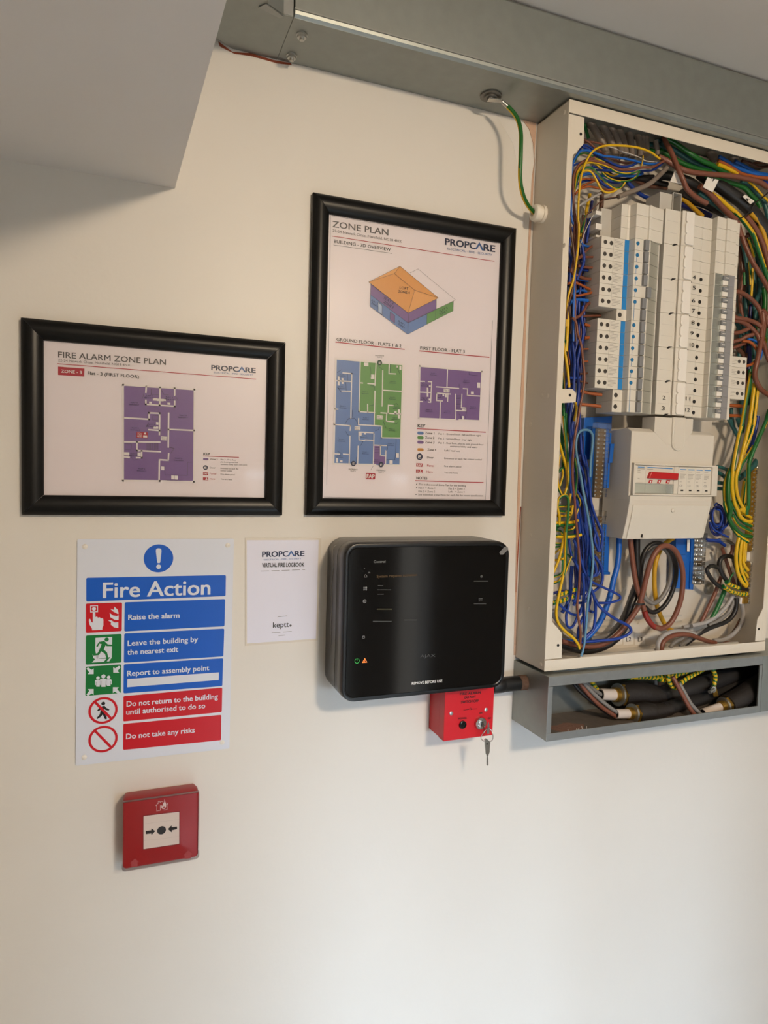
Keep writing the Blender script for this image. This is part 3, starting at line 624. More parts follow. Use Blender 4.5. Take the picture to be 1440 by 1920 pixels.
p.poly('blank_field', M_SIGN, [(320, 803), (825, 766), (823, 808), (319, 848)], 2)
# pictograms
Y = 'alarm_pictogram'; W_ = M_SIGN
p.rrect(Y, M_SRED, [(91, 387), (291, 381), (289, 539), (91, 549)], 2.0)
p.poly(Y, W_, [(115, 398), (158, 396), (158, 434), (115, 436)], 2); p.poly(Y, M_SRED, [(120, 403), (153, 401), (153, 429), (120, 431)], 3); p.disc(Y, W_, 136, 416, 11, 4)
p.poly(Y, W_, [(129, 436), (136, 431), (143, 435), (144, 462), (150, 459), (156, 462), (158, 466), (164, 462), (171, 465), (173, 470), (179, 467), (186, 470), (188, 478), (188, 508), (182, 520), (182, 531), (126, 534), (124, 522), (112, 504), (108, 486), (108, 474), (114, 471), (119, 478), (122, 490), (129, 492)], 2)
p.poly(Y, W_, [(248, 404), (266, 420), (271, 438), (270, 446), (240, 430), (226, 416), (246, 422)], 2)
p.poly(Y, W_, [(222, 438), (240, 452), (260, 456), (272, 452), (271, 478), (248, 476), (226, 462)], 2)
p.poly(Y, W_, [(212, 478), (232, 480), (250, 492), (270, 490), (270, 522), (246, 518), (228, 502), (230, 492)], 2)
Y = 'exit_pictogram'
p.rrect(Y, M_SGREEN, [(91, 563), (288, 554), (287, 712), (90, 724)], 2.0)
p.poly(Y, W_, [(144, 576), (236, 571), (234, 684), (219, 706), (206, 706), (226, 682), (150, 690), (143, 640)], 2)
p.disc(Y, M_SGREEN, 206, 585, 12, 4, 16)
p.poly(Y, M_SGREEN, [(164, 598), (192, 592), (212, 612), (236, 614), (236, 622), (206, 622), (200, 616), (190, 640), (208, 656), (216, 690), (206, 691), (196, 664), (176, 650), (164, 670), (132, 674), (130, 666), (156, 660), (170, 632), (178, 610), (166, 608), (156, 626), (148, 622)], 3)
p.poly(Y, W_, [(128, 668), (148, 668), (164, 672), (164, 690), (204, 690), (190, 708), (124, 712), (142, 694), (132, 686)], 2)
Y = 'assembly_pictogram'
p.rrect(Y, M_SGREEN, [(91, 735), (286, 722), (284, 880), (88, 896)], 2.0)
for ax, ay, dx, dy in ((134, 776, -1, -1), (242, 768, 1, -1), (134, 858, -1, 1), (240, 848, 1, 1)):
    q = lambda u, v: (ax+dx*u, ay+dy*v)
    p.poly(Y, W_, [q(0, 0), q(0, 32), q(10, 24), q(32, 38), q(40, 30), q(24, 10), q(33, 0)], 2)
for x, y, k in ((158, 797, .82), (217, 793, .82), (188, 788, 1)):
    l_ = 3 if k == 1 else 2
    if k == 1: p.poly(Y, M_SGREEN, [(x-25, y+10), (x+25, y+8), (x+25, y+62), (x-25, y+62)], 3)
    p.disc(Y, W_, x, y, 12*k, 4, 14)
    p.poly(Y, W_, [(x-20*k, y+18*k), (x-14*k, y+13*k), (x+14*k, y+13*k), (x+20*k, y+18*k), (x+20*k, y+48*k), (x+14*k, y+48*k), (x+14*k, y+26*k), (x+12*k, y+26*k), (x+12*k, y+58*k), (x-12*k, y+58*k), (x-12*k, y+26*k), (x-14*k, y+26*k), (x-14*k, y+48*k), (x-20*k, y+48*k)], 4)
Y = 'no_return_pictogram'
p.disc(Y, M_SRED, 186, 976, 80, 1, 40, inner=.83)
p.disc(Y, M_INK, 187, 938, 11, 2, 14)
p.poly(Y, M_INK, [(170, 956), (194, 950), (204, 962), (221, 970), (218, 977), (200, 974), (192, 966), (194, 990), (206, 1012), (206, 1024), (196, 1024), (184, 998), (172, 1012), (154, 1024), (150, 1018), (168, 998), (174, 970), (162, 980), (152, 978)], 2)
p.poly(Y, M_SRED, [(130, 928), (140, 918), (240, 1020), (230, 1031)], 4)
Y = 'prohibition_pictogram'
p.disc(Y, M_SRED, 186, 1134, 80, 1, 40, inner=.83); p.poly(Y, M_SRED, [(130, 1087), (140, 1077), (240, 1178), (230, 1190)], 2)
p.build(fs)
for x, y in ((86, 73), (873, 66), (82, 1234), (842, 1152)):
    c = P(130+x/2.9388, 1000+y/2.9388, -.0018)
    MB().lathe(c, (0, -1, 0), [(0, .0034), (.0004, .0034), (.0012, .0022), (.0013, .0008), (.0006, .0006)], 14).build('sign_screw', M_WHITE, fs, smooth_=40)

# ------------------------------------------------------------------ laminated logbook notice
nt_ = thing('logbook_notice', 'small laminated white notice headed VIRTUAL FIRE LOGBOOK', 'notice', (.0369, -.0005, -.2240))
lm = [P(x, y, -.0004) for x, y in ((459.4, 1008.5), (602.3, 1008.5), (596.2, 1200.8), (459.4, 1211))]
MB().prism(lm, (0, -.0004, 0), (0, .0002, 0)).build('laminate', mat('laminate_film', (222, 214, 202), .18, vary=0.02), nt_, bevel=0)
pp = [P(x, y, -.0009) for x, y in ((462.5, 1013), (597.5, 1012.5), (592.5, 1197.5), (463, 1206.5))]
pap = MB().prism(pp, (0, -.0001, 0), (0, .0001, 0)).build('paper', M_PAPER2, nt_)
p = Print(-.0010, (130, 1000), 2.9388)
logo(p, (1063, 130), (1294, 125), 30, (1072, 149), (1278, 143), 8)
p.text('heading', M_INK, 'VIRTUAL FIRE LOGBOOK', (1062, 187), (1294, 183), cap=24, bold=.03)
p.text('maker_lettering', M_INK, 'keptt', (1122, 520), (1210, 515), cap=31, bold=.008); p.disc('maker_lettering', M_INKG, 1219, 508, 6, 2, 16)
M_FAINT = mat('ink_faint', (150, 146, 150), .4, vary=0)
for x0, y0, x1, y1 in ((1058, 208, 1300, 200), (1150, 460, 1202, 455), (1117, 548, 1226, 540), (1154, 564, 1192, 560)):
    n = int((x1-x0)/14)                      # lines too small to read in the photograph: word-sized dashes
    for i in range(n):
        if i % 4 == 3 and n > 5: continue
        t0, t1 = i/n, (i+.85)/n
        p.line('small_print', M_FAINT, [(x0+(x1-x0)*t0, y0+(y1-y0)*t0), (x0+(x1-x0)*t1, y0+(y1-y0)*t1)], .75)
p.build(nt_)
# ------------------------------------------------------------------ touch-screen fire panel
def rring(x0, x1, z0, z1, r, n=6):
    out = []
    for cx, cz, a0 in ((x1-r, z1-r, 0), (x0+r, z1-r, 90), (x0+r, z0+r, 180), (x1-r, z0+r, 270)):
        for k in range(n+1):
            a = math.radians(a0+90*k/n); out.append((cx+r*math.cos(a), cz+r*math.sin(a)))
    return out
def loft(m_, layers, mats=0, caps=(True, True)):
    """layers: (y, ring)"""
    n = len(layers[0][1]); pts = []; fs = []
    for y, rg in layers: pts += [(x, y, z) for x, z in rg]
    for j in range(len(layers)-1): fs += [(j*n+i, j*n+(i+1) % n, (j+1)*n+(i+1) % n, (j+1)*n+i) for i in range(n)]
    if caps[0]: fs.append(tuple(range(n-1, -1, -1)))
    if caps[1]: fs.append(tuple(range((len(layers)-1)*n, len(layers)*n)))
    m_.idx(pts, fs, mats); return m_
PX0, PX1, PZ0, PZ1 = 0.1015, 0.3628, -0.2935, -0.0697
cp = thing('control_panel', 'black rounded touch-screen control panel with dark glass face', 'control panel', (.232, -.002, PZ0))
rr = lambda i, r: rring(PX0+i, PX1-i, PZ0+i, PZ1-i, r)
M_GLOSSK = mat('glossy_dark_plastic', (50, 49, 50), .30, vary=0, spec=.7)
M_BEZ = mat('black_bezel', (7, 7, 8), .28, vary=0)
loft(MB(), [(-.0005, rr(.0025, .022)), (-.003, rr(.0003, .023)), (-.0260, rr(.0001, .0225)), (-.0505, rr(0, .022))]).build('back_case', M_GLOSSK, cp, smooth_=50)
loft(MB(), [(-.0508, rr(.0006, .0215)), (-.0515, rr(.0001, .0215)), (-.074, rr(.0004, .0205)), (-.0785, rr(.0018, .0195)), (-.0800, rr(.0045, .018))]).build('front_case', [M_GLOSSK], cp, smooth_=50)
M_SCREEN = mat('screen_glass', (5, 5, 6), .09, vary=0, spec=.5)
fr_ = MB(); loft(fr_, [(-.0798, rr(.0012, .0197)), (-.0812, rr(.0018, .0192)), (-.0818, rr(.0040, .0175)), (-.0814, rr(.0066, .0150)), (-.0806, rr(.0070, .0150))], caps=(True, True)); fr_.build('bezel', M_BEZ, cp, smooth_=50)
loft(MB(), [(-.0806, rr(.0069, .0150)), (-.0811, rr(.0072, .0148))]).build('screen_glass', M_SCREEN, cp, smooth_=50)
E_G = mat('screen_grey', (130, 130, 130), .5, vary=0, emit=.10); E_D = mat('screen_dim', (70, 70, 68), .5, vary=0, emit=.02)
E_A = mat('screen_amber', (96, 70, 30), .5, vary=0, emit=.10); E_N = mat('led_green', (40, 150, 60), .5, vary=0, emit=.6); E_O = mat('led_orange', (235, 120, 50), .5, vary=0, emit=.9)
p = Print(-.0812, (660, 1030), 10.286)
p.text('screen_lettering', E_G, 'Control', (418, 262), (642, 258), cap=50, bold=.01)
p.text('screen_lettering', E_A, 'System requires activation', (478, 548), (1255, 512), cap=54)
def bars(pr_, m_, x0, x1, y, n, w):
    for i in range(n):
        t0, t1 = i/n, (i+.8)/n
        pr_.line('screen_lettering', m_, [(x0+(x1-x0)*t0, y), (x0+(x1-x0)*t1, y)], w)
bars(p, E_D, 505, 600, 700, 3, 1.0); bars(p, E_D, 500, 755, 782, 7, 1.0); bars(p, E_D, 500, 610, 865, 4, 1.0); bars(p, mat('screen_dim_amber', (74, 68, 36), .5, vary=0, emit=.02), 490, 770, 1155, 8, 1.6)
bars(p, E_D, 412, 765, 1390, 9, 1.2); bars(p, E_D, 1010, 1250, 1362, 6, 1.2)
p.disc('screen_icon', E_D, 240, 368, 11, 2, 8); p.poly('screen_icon', E_D, [(306, 462), (355, 462), (350, 438), (318, 432)], 2)
p.line('screen_icon', E_G, [(238, 535), (240, 508), (262, 485), (285, 508), (288, 535), (238, 535)], .55)
p.disc('screen_icon', E_G, 234, 740, 16, 2, 10, inner=.5); p.rrect('screen_icon', E_G, [(256, 722), (290, 722), (290, 756), (256, 756)], .5, 2); p.disc('screen_icon', E_G, 234, 778, 16, 2, 10, inner=.5); p.disc('screen_icon', E_G, 274, 778, 16, 2, 10, inner=.5)
p.disc('screen_icon', E_G, 244, 1000, 34, 2, 14, inner=.72); p.line('screen_icon', E_G, [(214, 1000), (274, 1000)], .5); p.line('screen_icon', E_G, [(244, 970), (244, 1030)], .5)
p.build(cp)
p = Print(-.0812, (650, 1170), 6.857)
p.rrect('screen_icon', E_G, [(201, 160), (233, 158), (233, 184), (201, 186)], .5, 2); p.poly('screen_icon', M_SCREEN, [(206, 165), (228, 164), (228, 180), (206, 181)], 3); p.disc('screen_icon', E_G, 218, 159, 13, 2, 8, inner=.7, a0=0, a1=180)
p.disc('power_light', E_N, 134, 474, 31, 2, 22, inner=.82, a0=120, a1=420); p.line('power_light', E_N, [(134, 440), (134, 470)], .7)
p.poly('fault_light', E_O, [(198, 500), (234, 436), (264, 494)], 2); p.poly('fault_light', M_SCREEN, [(209, 493), (234, 449), (254, 490)], 3); p.line('fault_light', E_O, [(233, 458), (231, 490)], .7, 4)
p.text('maker_lettering', mat('maker_grey', (74, 74, 74), .4, vary=0), 'AJAX', (945, 432), (1140, 422), cap=40)
p.text('film_lettering', mat('film_white', (235, 235, 235), .4, vary=0), 'REMOVE BEFORE USE', (836, 781), (1228, 747), cap=36, bold=.02, lift=4)
p.build(cp)
p = Print(-.0812, (870, 1060), 18.0)
bars(p, E_D, 345, 815, 535, 8, 1.3); p.disc('screen_icon', E_D, 590, 375, 45, 2, 8)
bars(p, E_D, 345, 745, 1298, 7, 1.3); p.line('screen_icon', E_D, [(510, 1100), (510, 1215)], .9); p.line('screen_icon', E_D, [(510, 1125), (610, 1125)], 1.6); p.line('screen_icon', E_D, [(510, 1198), (610, 1198)], .9)
p.build(cp)
# protective film: pull tab and its wrinkled edge down the left side
q = [P(x, y, -.0822) for x, y in ((936, 1036), (946, 1025), (952, 1026), (953, 1030), (943, 1040), (938, 1040))]
MB().prism(q, (0, -.0003, 0), (0, 0, 0)).build('film_tab', mat('film_tab_grey', (122, 122, 122), .4, vary=.1), cp)
def PXs(px, py, x):
    d = FW+(px-720)/F_PX*RT-(py-960)/F_PX*UP; return CAM+d*((x-CAM.x)/d.x)
ed = [PXs(x, y, PX0-.0004) for x, y in ((630, 1022), (624, 1030), (625, 1060), (622, 1095), (622, 1130), (621, 1165), (620, 1200), (619, 1215))]
MB().tube([e+Vector((0, (.0012 if i % 2 else -.001), 0)) for i, e in enumerate(ed)], .00035, 5, sub=4).build('film_edge', mat('film_edge', (180, 178, 174), .3, vary=.1), cp)

# ------------------------------------------------------------------ black conduit stub between panel and lower trunking
cd = thing('conduit', 'short black conduit running from control panel into lower steel trunking', 'conduit', (.40, -.03, -.317))
MB().cyl((.388, -.0355, -.3052), (1, 0, 0), .0120, .0425, 24).build('conduit_tube', mat('conduit_black', (24, 24, 24), .35, vary=.1), cd, smooth_=40)
MB().lathe((.366, -.0355, -.3052), (1, 0, 0), [(0, .0118), (.001, .0126), (.021, .0126), (.022, .0121)], 24).build('conduit_coupler', M_BLACKP, cd, smooth_=40)
dust = MB().lathe((.4165, -.0355, -.3052), (1, 0, 0), [(0, .0121), (.0138, .0123)], 24); dust.build('dusty_collar', mat('conduit_dust', (92, 66, 50), .8, vary=.5, scale=300), cd, smooth_=40)

# ------------------------------------------------------------------ red key switch
KX0, KX1, KZ0, KZ1 = .2760, .3610, -.3775, -.2945
ks = thing('key_switch', 'bright red keyed isolator box below the black control panel', 'switch', (.3185, -.001, KZ0))
MB().box(KX0+.0006, KX1-.0006, -.0365, -.0004, KZ0+.0006, KZ1-.0006).build('back_box', M_REDBOX, ks, bevel=.0008)
MB().box(KX0, KX1, -.0545, -.0369, KZ0, KZ1).build('front_plate', M_REDBOX, ks, bevel=.0008)
p = Print(-.0545, (780, 1240), 6.5454)
for t, a, b_, c_ in (('FIRE ALARM', (540, 416), (790, 398), 32), ('DO NOT', (597, 458), (735, 448), 32), ('SWITCH OFF', (553, 518), (768, 499), 34), ('POWER', (520, 714), (622, 706), 22), ('ON', (775, 647), (812, 643), 24), ('OFF', (880, 712), (920, 708), 24)):
    p.text('lettering', M_INK, t, a, b_, cap=c_, bold=.03)
p.line('switch_symbol', M_INK, [(585, 598), (645, 592), (672, 570)], .7); p.line('switch_symbol', M_INK, [(678, 588), (748, 582)], .7); p.poly('switch_symbol', M_INK, [(676, 570), (684, 590), (672, 600)], 2)
p.build(ks)
for x, y in ((430, 638), (858, 592)):
    c = p.p(x, y, 0); MB().lathe(c, (0, -1, 0), [(0, .0030), (.0010, .0030), (.0015, .0018)], 14).build('plate_screw', M_ZINC, ks, smooth_=40)
c = p.p(570, 776, 0); MB().lathe(c, (0, -1, 0), [(0, .0062), (.0018, .0062), (.0026, .0048), (.0027, .0044), (.0012, .004)], 20).build('power_light', mat('dark_lens', (10, 14, 12), .2, vary=0), ks, smooth_=40)
LK = p.p(783, 752, 0)
lk = MB().lathe(LK, (0, -1, 0), [(0, .0098), (.0035, .0098), (.0050, .0090), (.0052, .0062), (.0048, .006), (.0048, .0055), (.0062, .0054), (.0064, .0048)], 28).build('lock_barrel', M_STEEL, ks, smooth_=35)
MB().box(LK.x-.0007, LK.x+.0007, LK.y-.0068, LK.y-.0062, LK.z-.0032, LK.z+.0034).build('key_slot', M_DARK, lk)
# keys on a split ring
kr = thing('key_ring', 'split ring with two silver keys hanging below the red switch', 'keys', p.p(880, 960, 0)+Vector((0, -.02, -.05)))
rc = p.p(872, 905, 0); rc.y = -.0700; rc = P(780+872/6.5454, 1240+905/6.5454, -.0700)
rg = MB(); n = 26
rg.tube([rc+Vector((.0098*math.cos(t), .0035*math.sin(2*t), .0108*math.sin(t))) for t in (2*math.pi*k/n for k in range(n+1))], .00065, 6, sub=2); rg.build('split_ring', M_STEEL, kr, smooth_=60)
K2 = lambda x, y: P(780+x/6.5454, 1240+y/6.5454, -.0715)
pts = [K2(*q) for q in ((846, 952), (858, 944), (906, 985), (909, 1000), (900, 1115), (890, 1140), (884, 1160), (887, 1272), (876, 1278), (865, 1272), (866, 1158), (852, 1130), (838, 965))]
ky = MB().prism(pts, (0, -.0010, 0), (0, .0010, 0)).build('key', M_STEEL, kr, bevel=.0003)
hp = K2(868, 1012); MB().cyl(hp+Vector((0, -.0010, 0)), (0, -1, 0), .0012, .0003, 12).build('key_hole', M_DARK, ky)
MB().prism([K2(872, 1160), K2(879, 1160), K2(880, 1268), K2(873, 1268)], (0, -.0014, 0), (0, -.0010, 0)).build('key_groove', M_ZINC, ky)
pts = [P(780+x/6.5454, 1240+y/6.5454, -.0660) for x, y in ((884, 756), (890, 745), (898, 770), (901, 830), (898, 888), (872, 890), (868, 868), (878, 812))]
MB().prism(pts, (0, -.0008, 0), (0, .0008, 0)).build('key', mat('key_dark_steel', (150, 146, 140), .35, .9, vary=.1), kr, bevel=.0003)  # upper key, in a darker steel than the hanging one

# ------------------------------------------------------------------ manual call point
AX0, AX1, AZ0, AZ1 = -.1788, -.0800, -.5080, -.4125
cl = thing('call_point', 'red manual call point with clear flap below the fire action sign', 'call point', (-.130, -.001, AZ0))
ra = lambda i, r: rring(AX0+i, AX1-i, AZ0+i, AZ1-i, r, 4)
loft(MB(), [(-.0004, ra(.003, .004)), (-.012, ra(.001, .004)), (-.0265, ra(.0008, .005)), (-.0280, ra(.0016, .0045)), (-.0286, ra(.0034, .004))]).build('body', M_REDCP, cl, smooth_=45)
p = Print(-.0287, (190, 1440), 6.261)
p.rrect('press_plate_surround', mat('recess_red', (120, 12, 18), .4, vary=0), [(486, 556), (924, 504), (924, 900), (486, 962)], 1.0, 0)
p.rrect('press_plate', mat('press_plate_white', (222, 216, 206), .4, vary=.02), [(495, 566), (915, 514), (914, 890), (495, 953)], .8, 1)
for y0 in (655, 855): p.line('press_plate', mat('plate_line', (200, 196, 188), .4, vary=0), [(500, y0), (912, y0-52)], .3, 2)
p.poly('press_mark', M_INK, [(520, 740), (585, 733), (588, 708), (633, 742), (587, 790), (586, 769), (521, 777)], 3)
p.disc('press_mark', M_INK, 707, 732, 51, 3, 28)
p.poly('press_mark', M_INK, [(889, 688), (826, 696), (824, 673), (783, 718), (826, 757), (827, 733), (889, 718)], 3)
H_ = mat('mark_white', (226, 216, 212), .4, vary=0)
p.line('house_symbol', H_, [(692, 440), (692, 498), (651, 506), (651, 440), (640, 441), (668, 412)], .55); p.line('house_symbol', H_, [(668, 418), (668, 392), (688, 390), (689, 402)], .55)
p.line('house_symbol', H_, [(689, 404), (708, 392), (726, 400)], .55); p.line('house_symbol', H_, [(768, 408), (782, 424), (772, 428), (772, 488), (734, 495)], .55)
p.poly('house_symbol', H_, [(740, 362), (750, 395), (762, 425), (758, 460), (740, 482), (715, 480), (702, 460), (708, 435), (720, 448), (722, 425), (738, 400)], 3); p.poly('house_symbol', M_REDCP, [(734, 440), (744, 458), (740, 472), (726, 474), (722, 462), (730, 462)], 4)
p.build(cl)
cvr = MB(); rc_ = lambda i, r: rring(AX0-.0002+i, AX1+.0002-i, AZ0-.0008+i, AZ1-.0015-i, r, 4)
loft(cvr, [(-.0140, rc_(0, .004)), (-.0310, rc_(0, .005)), (-.0330, rc_(.0016, .004))], caps=(False, True))
fl_ = cvr.build('clear_flap', clear_mat('flap_plastic', (255, 250, 250), .04, .02), cl, smooth_=45)
hg = MB(); hg.tube([(AX0+.001, -.0300, AZ1-.0016), (AX1-.001, -.0300, AZ1-.0016)], .0013, 8, sub=1); hg.build('flap_hinge', clear_mat('hinge_plastic', (250, 230, 228), .08, .8), fl_, smooth_=60)
p = Print(-.0287, (190, 1440), 6.261); M_GH = mat('embossed_red', (168, 64, 66), .45, vary=0)
for x, y in ((394, 1062), (1020, 968)): p.poly('embossed_arrow#%d' % x, M_GH, [(x, y), (x+55, y+45), (x+30, y+48), (x+30, y+92), (x-42, y+99), (x-42, y+58), (x-62, y+60)], 1)
p.build(cl)

# ------------------------------------------------------------------ earth lead from trunking to the cabinet
ec = thing('earth_lead', 'green and yellow earth lead looping from trunking bolt to white cabinet gland', 'cable', P(975, 300, -.05))
M_GRN = mat('insulation_green', (24, 98, 34), .35, vary=.05); M_YEL = mat('insulation_yellow', (222, 178, 20), .35, vary=.05)
EL = lambda x, y, d: P(930+x/6.4, 150+y/6.4, d)
pts = [EL(140, 318, -.0465), EL(215, 400, -.050), EL(270, 500, -.053), EL(298, 640, -.055), EL(298, 800, -.056), EL(294, 960, -.055), EL(288, 1120, -.053), EL(297, 1260, -.049), EL(335, 1410, -.043), EL(395, 1520, -.034), EL(462, 1598, -.0245)]
def split(i, k, L): return 1 if ((k/12.0+.02*i/10) % 1.0) > .56 else 0
MB().tube(pts, .0033, 12, sub=6, mfun=lambda i, k, L: 1 if (((k+9+i*.03) % 12) < 4) else 0).build('wire', [M_GRN, M_YEL], ec, smooth_=60)
lg = MB(); a = EL(140, 318, -.0465); bq = EL(75, 265, -.0450); c_ = PZ(920, 179, ZT)
lg.cyl(bq, (a-bq), .0030, (a-bq).length+.001, 14)
top = c_-Vector((0, 0, .0070)); d = (Vector((bq.x, bq.y, 0))-Vector((top.x, top.y, 0))).normalized(); nn = Vector((-d.y, d.x, 0))
lg.prism([top-nn*.005-d*.004, top+nn*.005-d*.004, bq+nn*.0034+Vector((0, 0, .001)), bq-nn*.0034+Vector((0, 0, .001))], (0, 0, 0), (0, 0, .0014))
lg.build('cable_lug', M_STEEL, ec, smooth_=40)
# ------------------------------------------------------------------ breakers: left column
def X(px, py, y): return P(px, py, y).x
def xz_prism(m_, prof, z0, z1, m=0):       # profile in (x, y), extruded upwards
    return m_.prism([(x, y, z0) for x, y in prof], (0, 0, 0), (0, 0, z1-z0), m)
YT, YN = -.070, -.083
zL0 = P(1134, 453.5, YT).z; pL = (zL0-P(1121.5, 716.5, YT).z)/12
xa = X(1127.8, 454, YT); xb = X(1151, 454, YT); xc = X(1171.5, 454, YT); xd = X(1180, 454, YT); xe = X(1191, 454, YN); xf = X(1206.7, 454, YN); xg = X(1215.7, 454, YN); xh = X(1220, 454, YN); xi = X(1234, 454, -.0745); xj = X(1237.5, 454, -.0735)
xm = X(1157.5, 560, YT)
hL = pL/2-.00012
G_L = 'residual current breakers in the left column'
def rcbo_left():
    t = thing('residual_breaker', '', 'breaker', (xa, -.03, zL0))
    pr = [(xa, -.030), (xa, YT), (xd, YT), (xe, YN), (xh, YN), (xi, -.0745), (xj, -.0735), (xj, -.030)]
    xz_prism(MB(), pr, zL0-hL, zL0+hL).build('body', M_DEV, t, bevel=.0004)
    for px in (1135.1, 1146.5):
        MB().lathe((X(px, 453, YT), YT+.0002, zL0), (0, -1, 0), [(0, .0033), (.0006, .0033), (.0007, .0027), (.0004, .0026)], 14).build('terminal_screw', mat('terminal_recess', (70, 66, 62), .5, .3, vary=.2, scale=400), t)
    MB().box(xb-.0003, xb+.0003, YT-.0002, YT, zL0-hL, zL0+hL).build('face_joint', M_DEV2, t)
    l_ = MB()
    for k in range(6):
        z = zL0+.0062-k*.0022; l_.box(xb+.0015, xb+.0015+(.007, .016, .015, .016, .012, .009)[k], YT-.00015, YT, z, z+.0007)
    l_.build('small_print', mat('faint_print', (168, 162, 154), .5, vary=0), t)
    MB().box(xc, xd-.0006, YT-.0006, YT+.0005, zL0-hL+.0002, zL0+hL-.0003).build('blue_strip', M_BLUEL, t)
    c = Vector(((xe+xf)/2-.003, YN, zL0+.0014)); MB().cyl(c, (0, -1, 0), .0030, .0008, 14).build('test_button', M_TEALDOT, t)
    MB().box(c.x-.0012, c.x-.0006, YN-.0002, YN, zL0-hL, zL0-.002).build('button_line', M_TEALDOT, t)
    pr = [(xf, YN+.001), (xf+.0006, YN-.0045), (xg-.0005, YN-.0038), (xg, YN+.001)]
    xz_prism(MB(), pr, zL0-hL*.92, zL0+hL*.92).build('toggle', M_GREYT, t, bevel=.0006)
    MB().box(xg+.0002, xg+.0030, YN-.0012, YN, zL0-hL*.5, zL0+hL*.5).build('contact_flag', M_WHITE, t)
    xz_prism(MB(), [(xh, YN-.0016), (xi, -.0765), (xi, -.0745), (xh, YN)], zL0-hL, zL0+hL).build('label_window', M_CLEAR, t)
    return t
def half_left(name, lab, blank):
    t = thing(name, '', 'breaker' if not blank else 'blanking module', (xm, -.03, zL0))
    pr = [(xm, -.030), (xm, YT), (xd-.004, YT), (xd, YT-.001), (xe, YN), (xh, YN), (xi, -.0745), (xj, -.0735), (xj, -.030)]
    if blank: pr = [(xm, -.022), (xm, YT), (xd-.006, YT), (xd-.004, YT+.0012), (xd-.001, YT), (xe, YN), (xf, YN), (xf+.0008, YN+.0016), (xg-.001, YN+.0016), (xg-.0002, YN-.001), (xh, YN-.001), (xh+.0006, YN+.001), (xi, -.0790), (xj, -.0785), (xj, -.022)]
    xz_prism(MB(), pr, zL0-hL, zL0+hL).build('body', M_DEV, t, bevel=.0004)
    if blank: return t
    MB().lathe((xm+.0062, YT+.0002, zL0), (0, -1, 0), [(0, .0036), (.0006, .0036), (.0007, .0029), (.0004, .0028)], 14).build('terminal_screw', mat('terminal_recess', (70, 66, 62)), t)
    MB().box(xe+.004, xe+.0048, YN-.0002, YN, zL0-hL, zL0+hL).build('button_line', M_TEALDOT, t)
    pr = [(xf, YN+.001), (xf+.0006, YN-.0045), (xg-.0005, YN-.0038), (xg, YN+.001)]
    xz_prism(MB(), pr, zL0-hL*.92, zL0+hL*.92).build('toggle', M_GREYT, t, bevel=.0006)
    xz_prism(MB(), [(xh, YN-.0016), (xi, -.0765), (xi, -.0745), (xh, YN)], zL0-hL, zL0+hL).build('label_window', M_CLEAR, t)
    return t
ORDL = ['topmost', 'second from the top', 'third from the top', 'fourth from the top', 'fifth from the top', 'lowest']
rc0 = rcbo_left(); rows = list(range(0, 6))+list(range(7, 13))
for i, r in enumerate(rows):
    blk = 'upper' if r < 6 else 'lower'
    lab = '%s blue-striped breaker of the left column, %s block of six' % (ORDL[i % 6], blk)
    if r == 4: lab = 'blue-striped left column breaker with grey toggle thrown right'
    if i == 0: rc0['label'] = lab; rc0['group'] = G_L; o = rc0
    else: o = copy_tree(rc0, rc0.location+Vector((0, 0, -pL*r)), lab, G_L)
    if r == 4:
        for ch in o.children:
            if ch.name.startswith('toggle'): ch.location.x += .0085
mc0 = half_left('circuit_breaker', '', False)
labs = {6: 'plain breaker with one terminal between the two blocks of blue-striped breakers', 13: 'plain left column breaker directly below the blue-striped breakers', 14: 'lowest plain breaker of the left column beside the handwritten 3'}
mc0.location.z = zL0-pL*6; mc0['label'] = labs[6]; mc0['group'] = 'plain breakers in the left column'
for r in (13, 14): copy_tree(mc0, mc0.location+Vector((0, 0, -pL*(r-6))), labs[r], mc0['group'])
bl0 = half_left('blanking_module', '', True)
for i, r in enumerate((-1, -2, -3)):
    lab = ('blank cream module directly above the blue-striped breakers', 'middle one of three blank cream modules above the blue-striped breakers', 'topmost blank cream module of the left column')[i]
    if i == 0: bl0.location.z = zL0+pL; bl0['label'] = lab; bl0['group'] = 'blank modules, left column'
    else: copy_tree(bl0, bl0.location+Vector((0, 0, pL*i)), lab, bl0['group'])

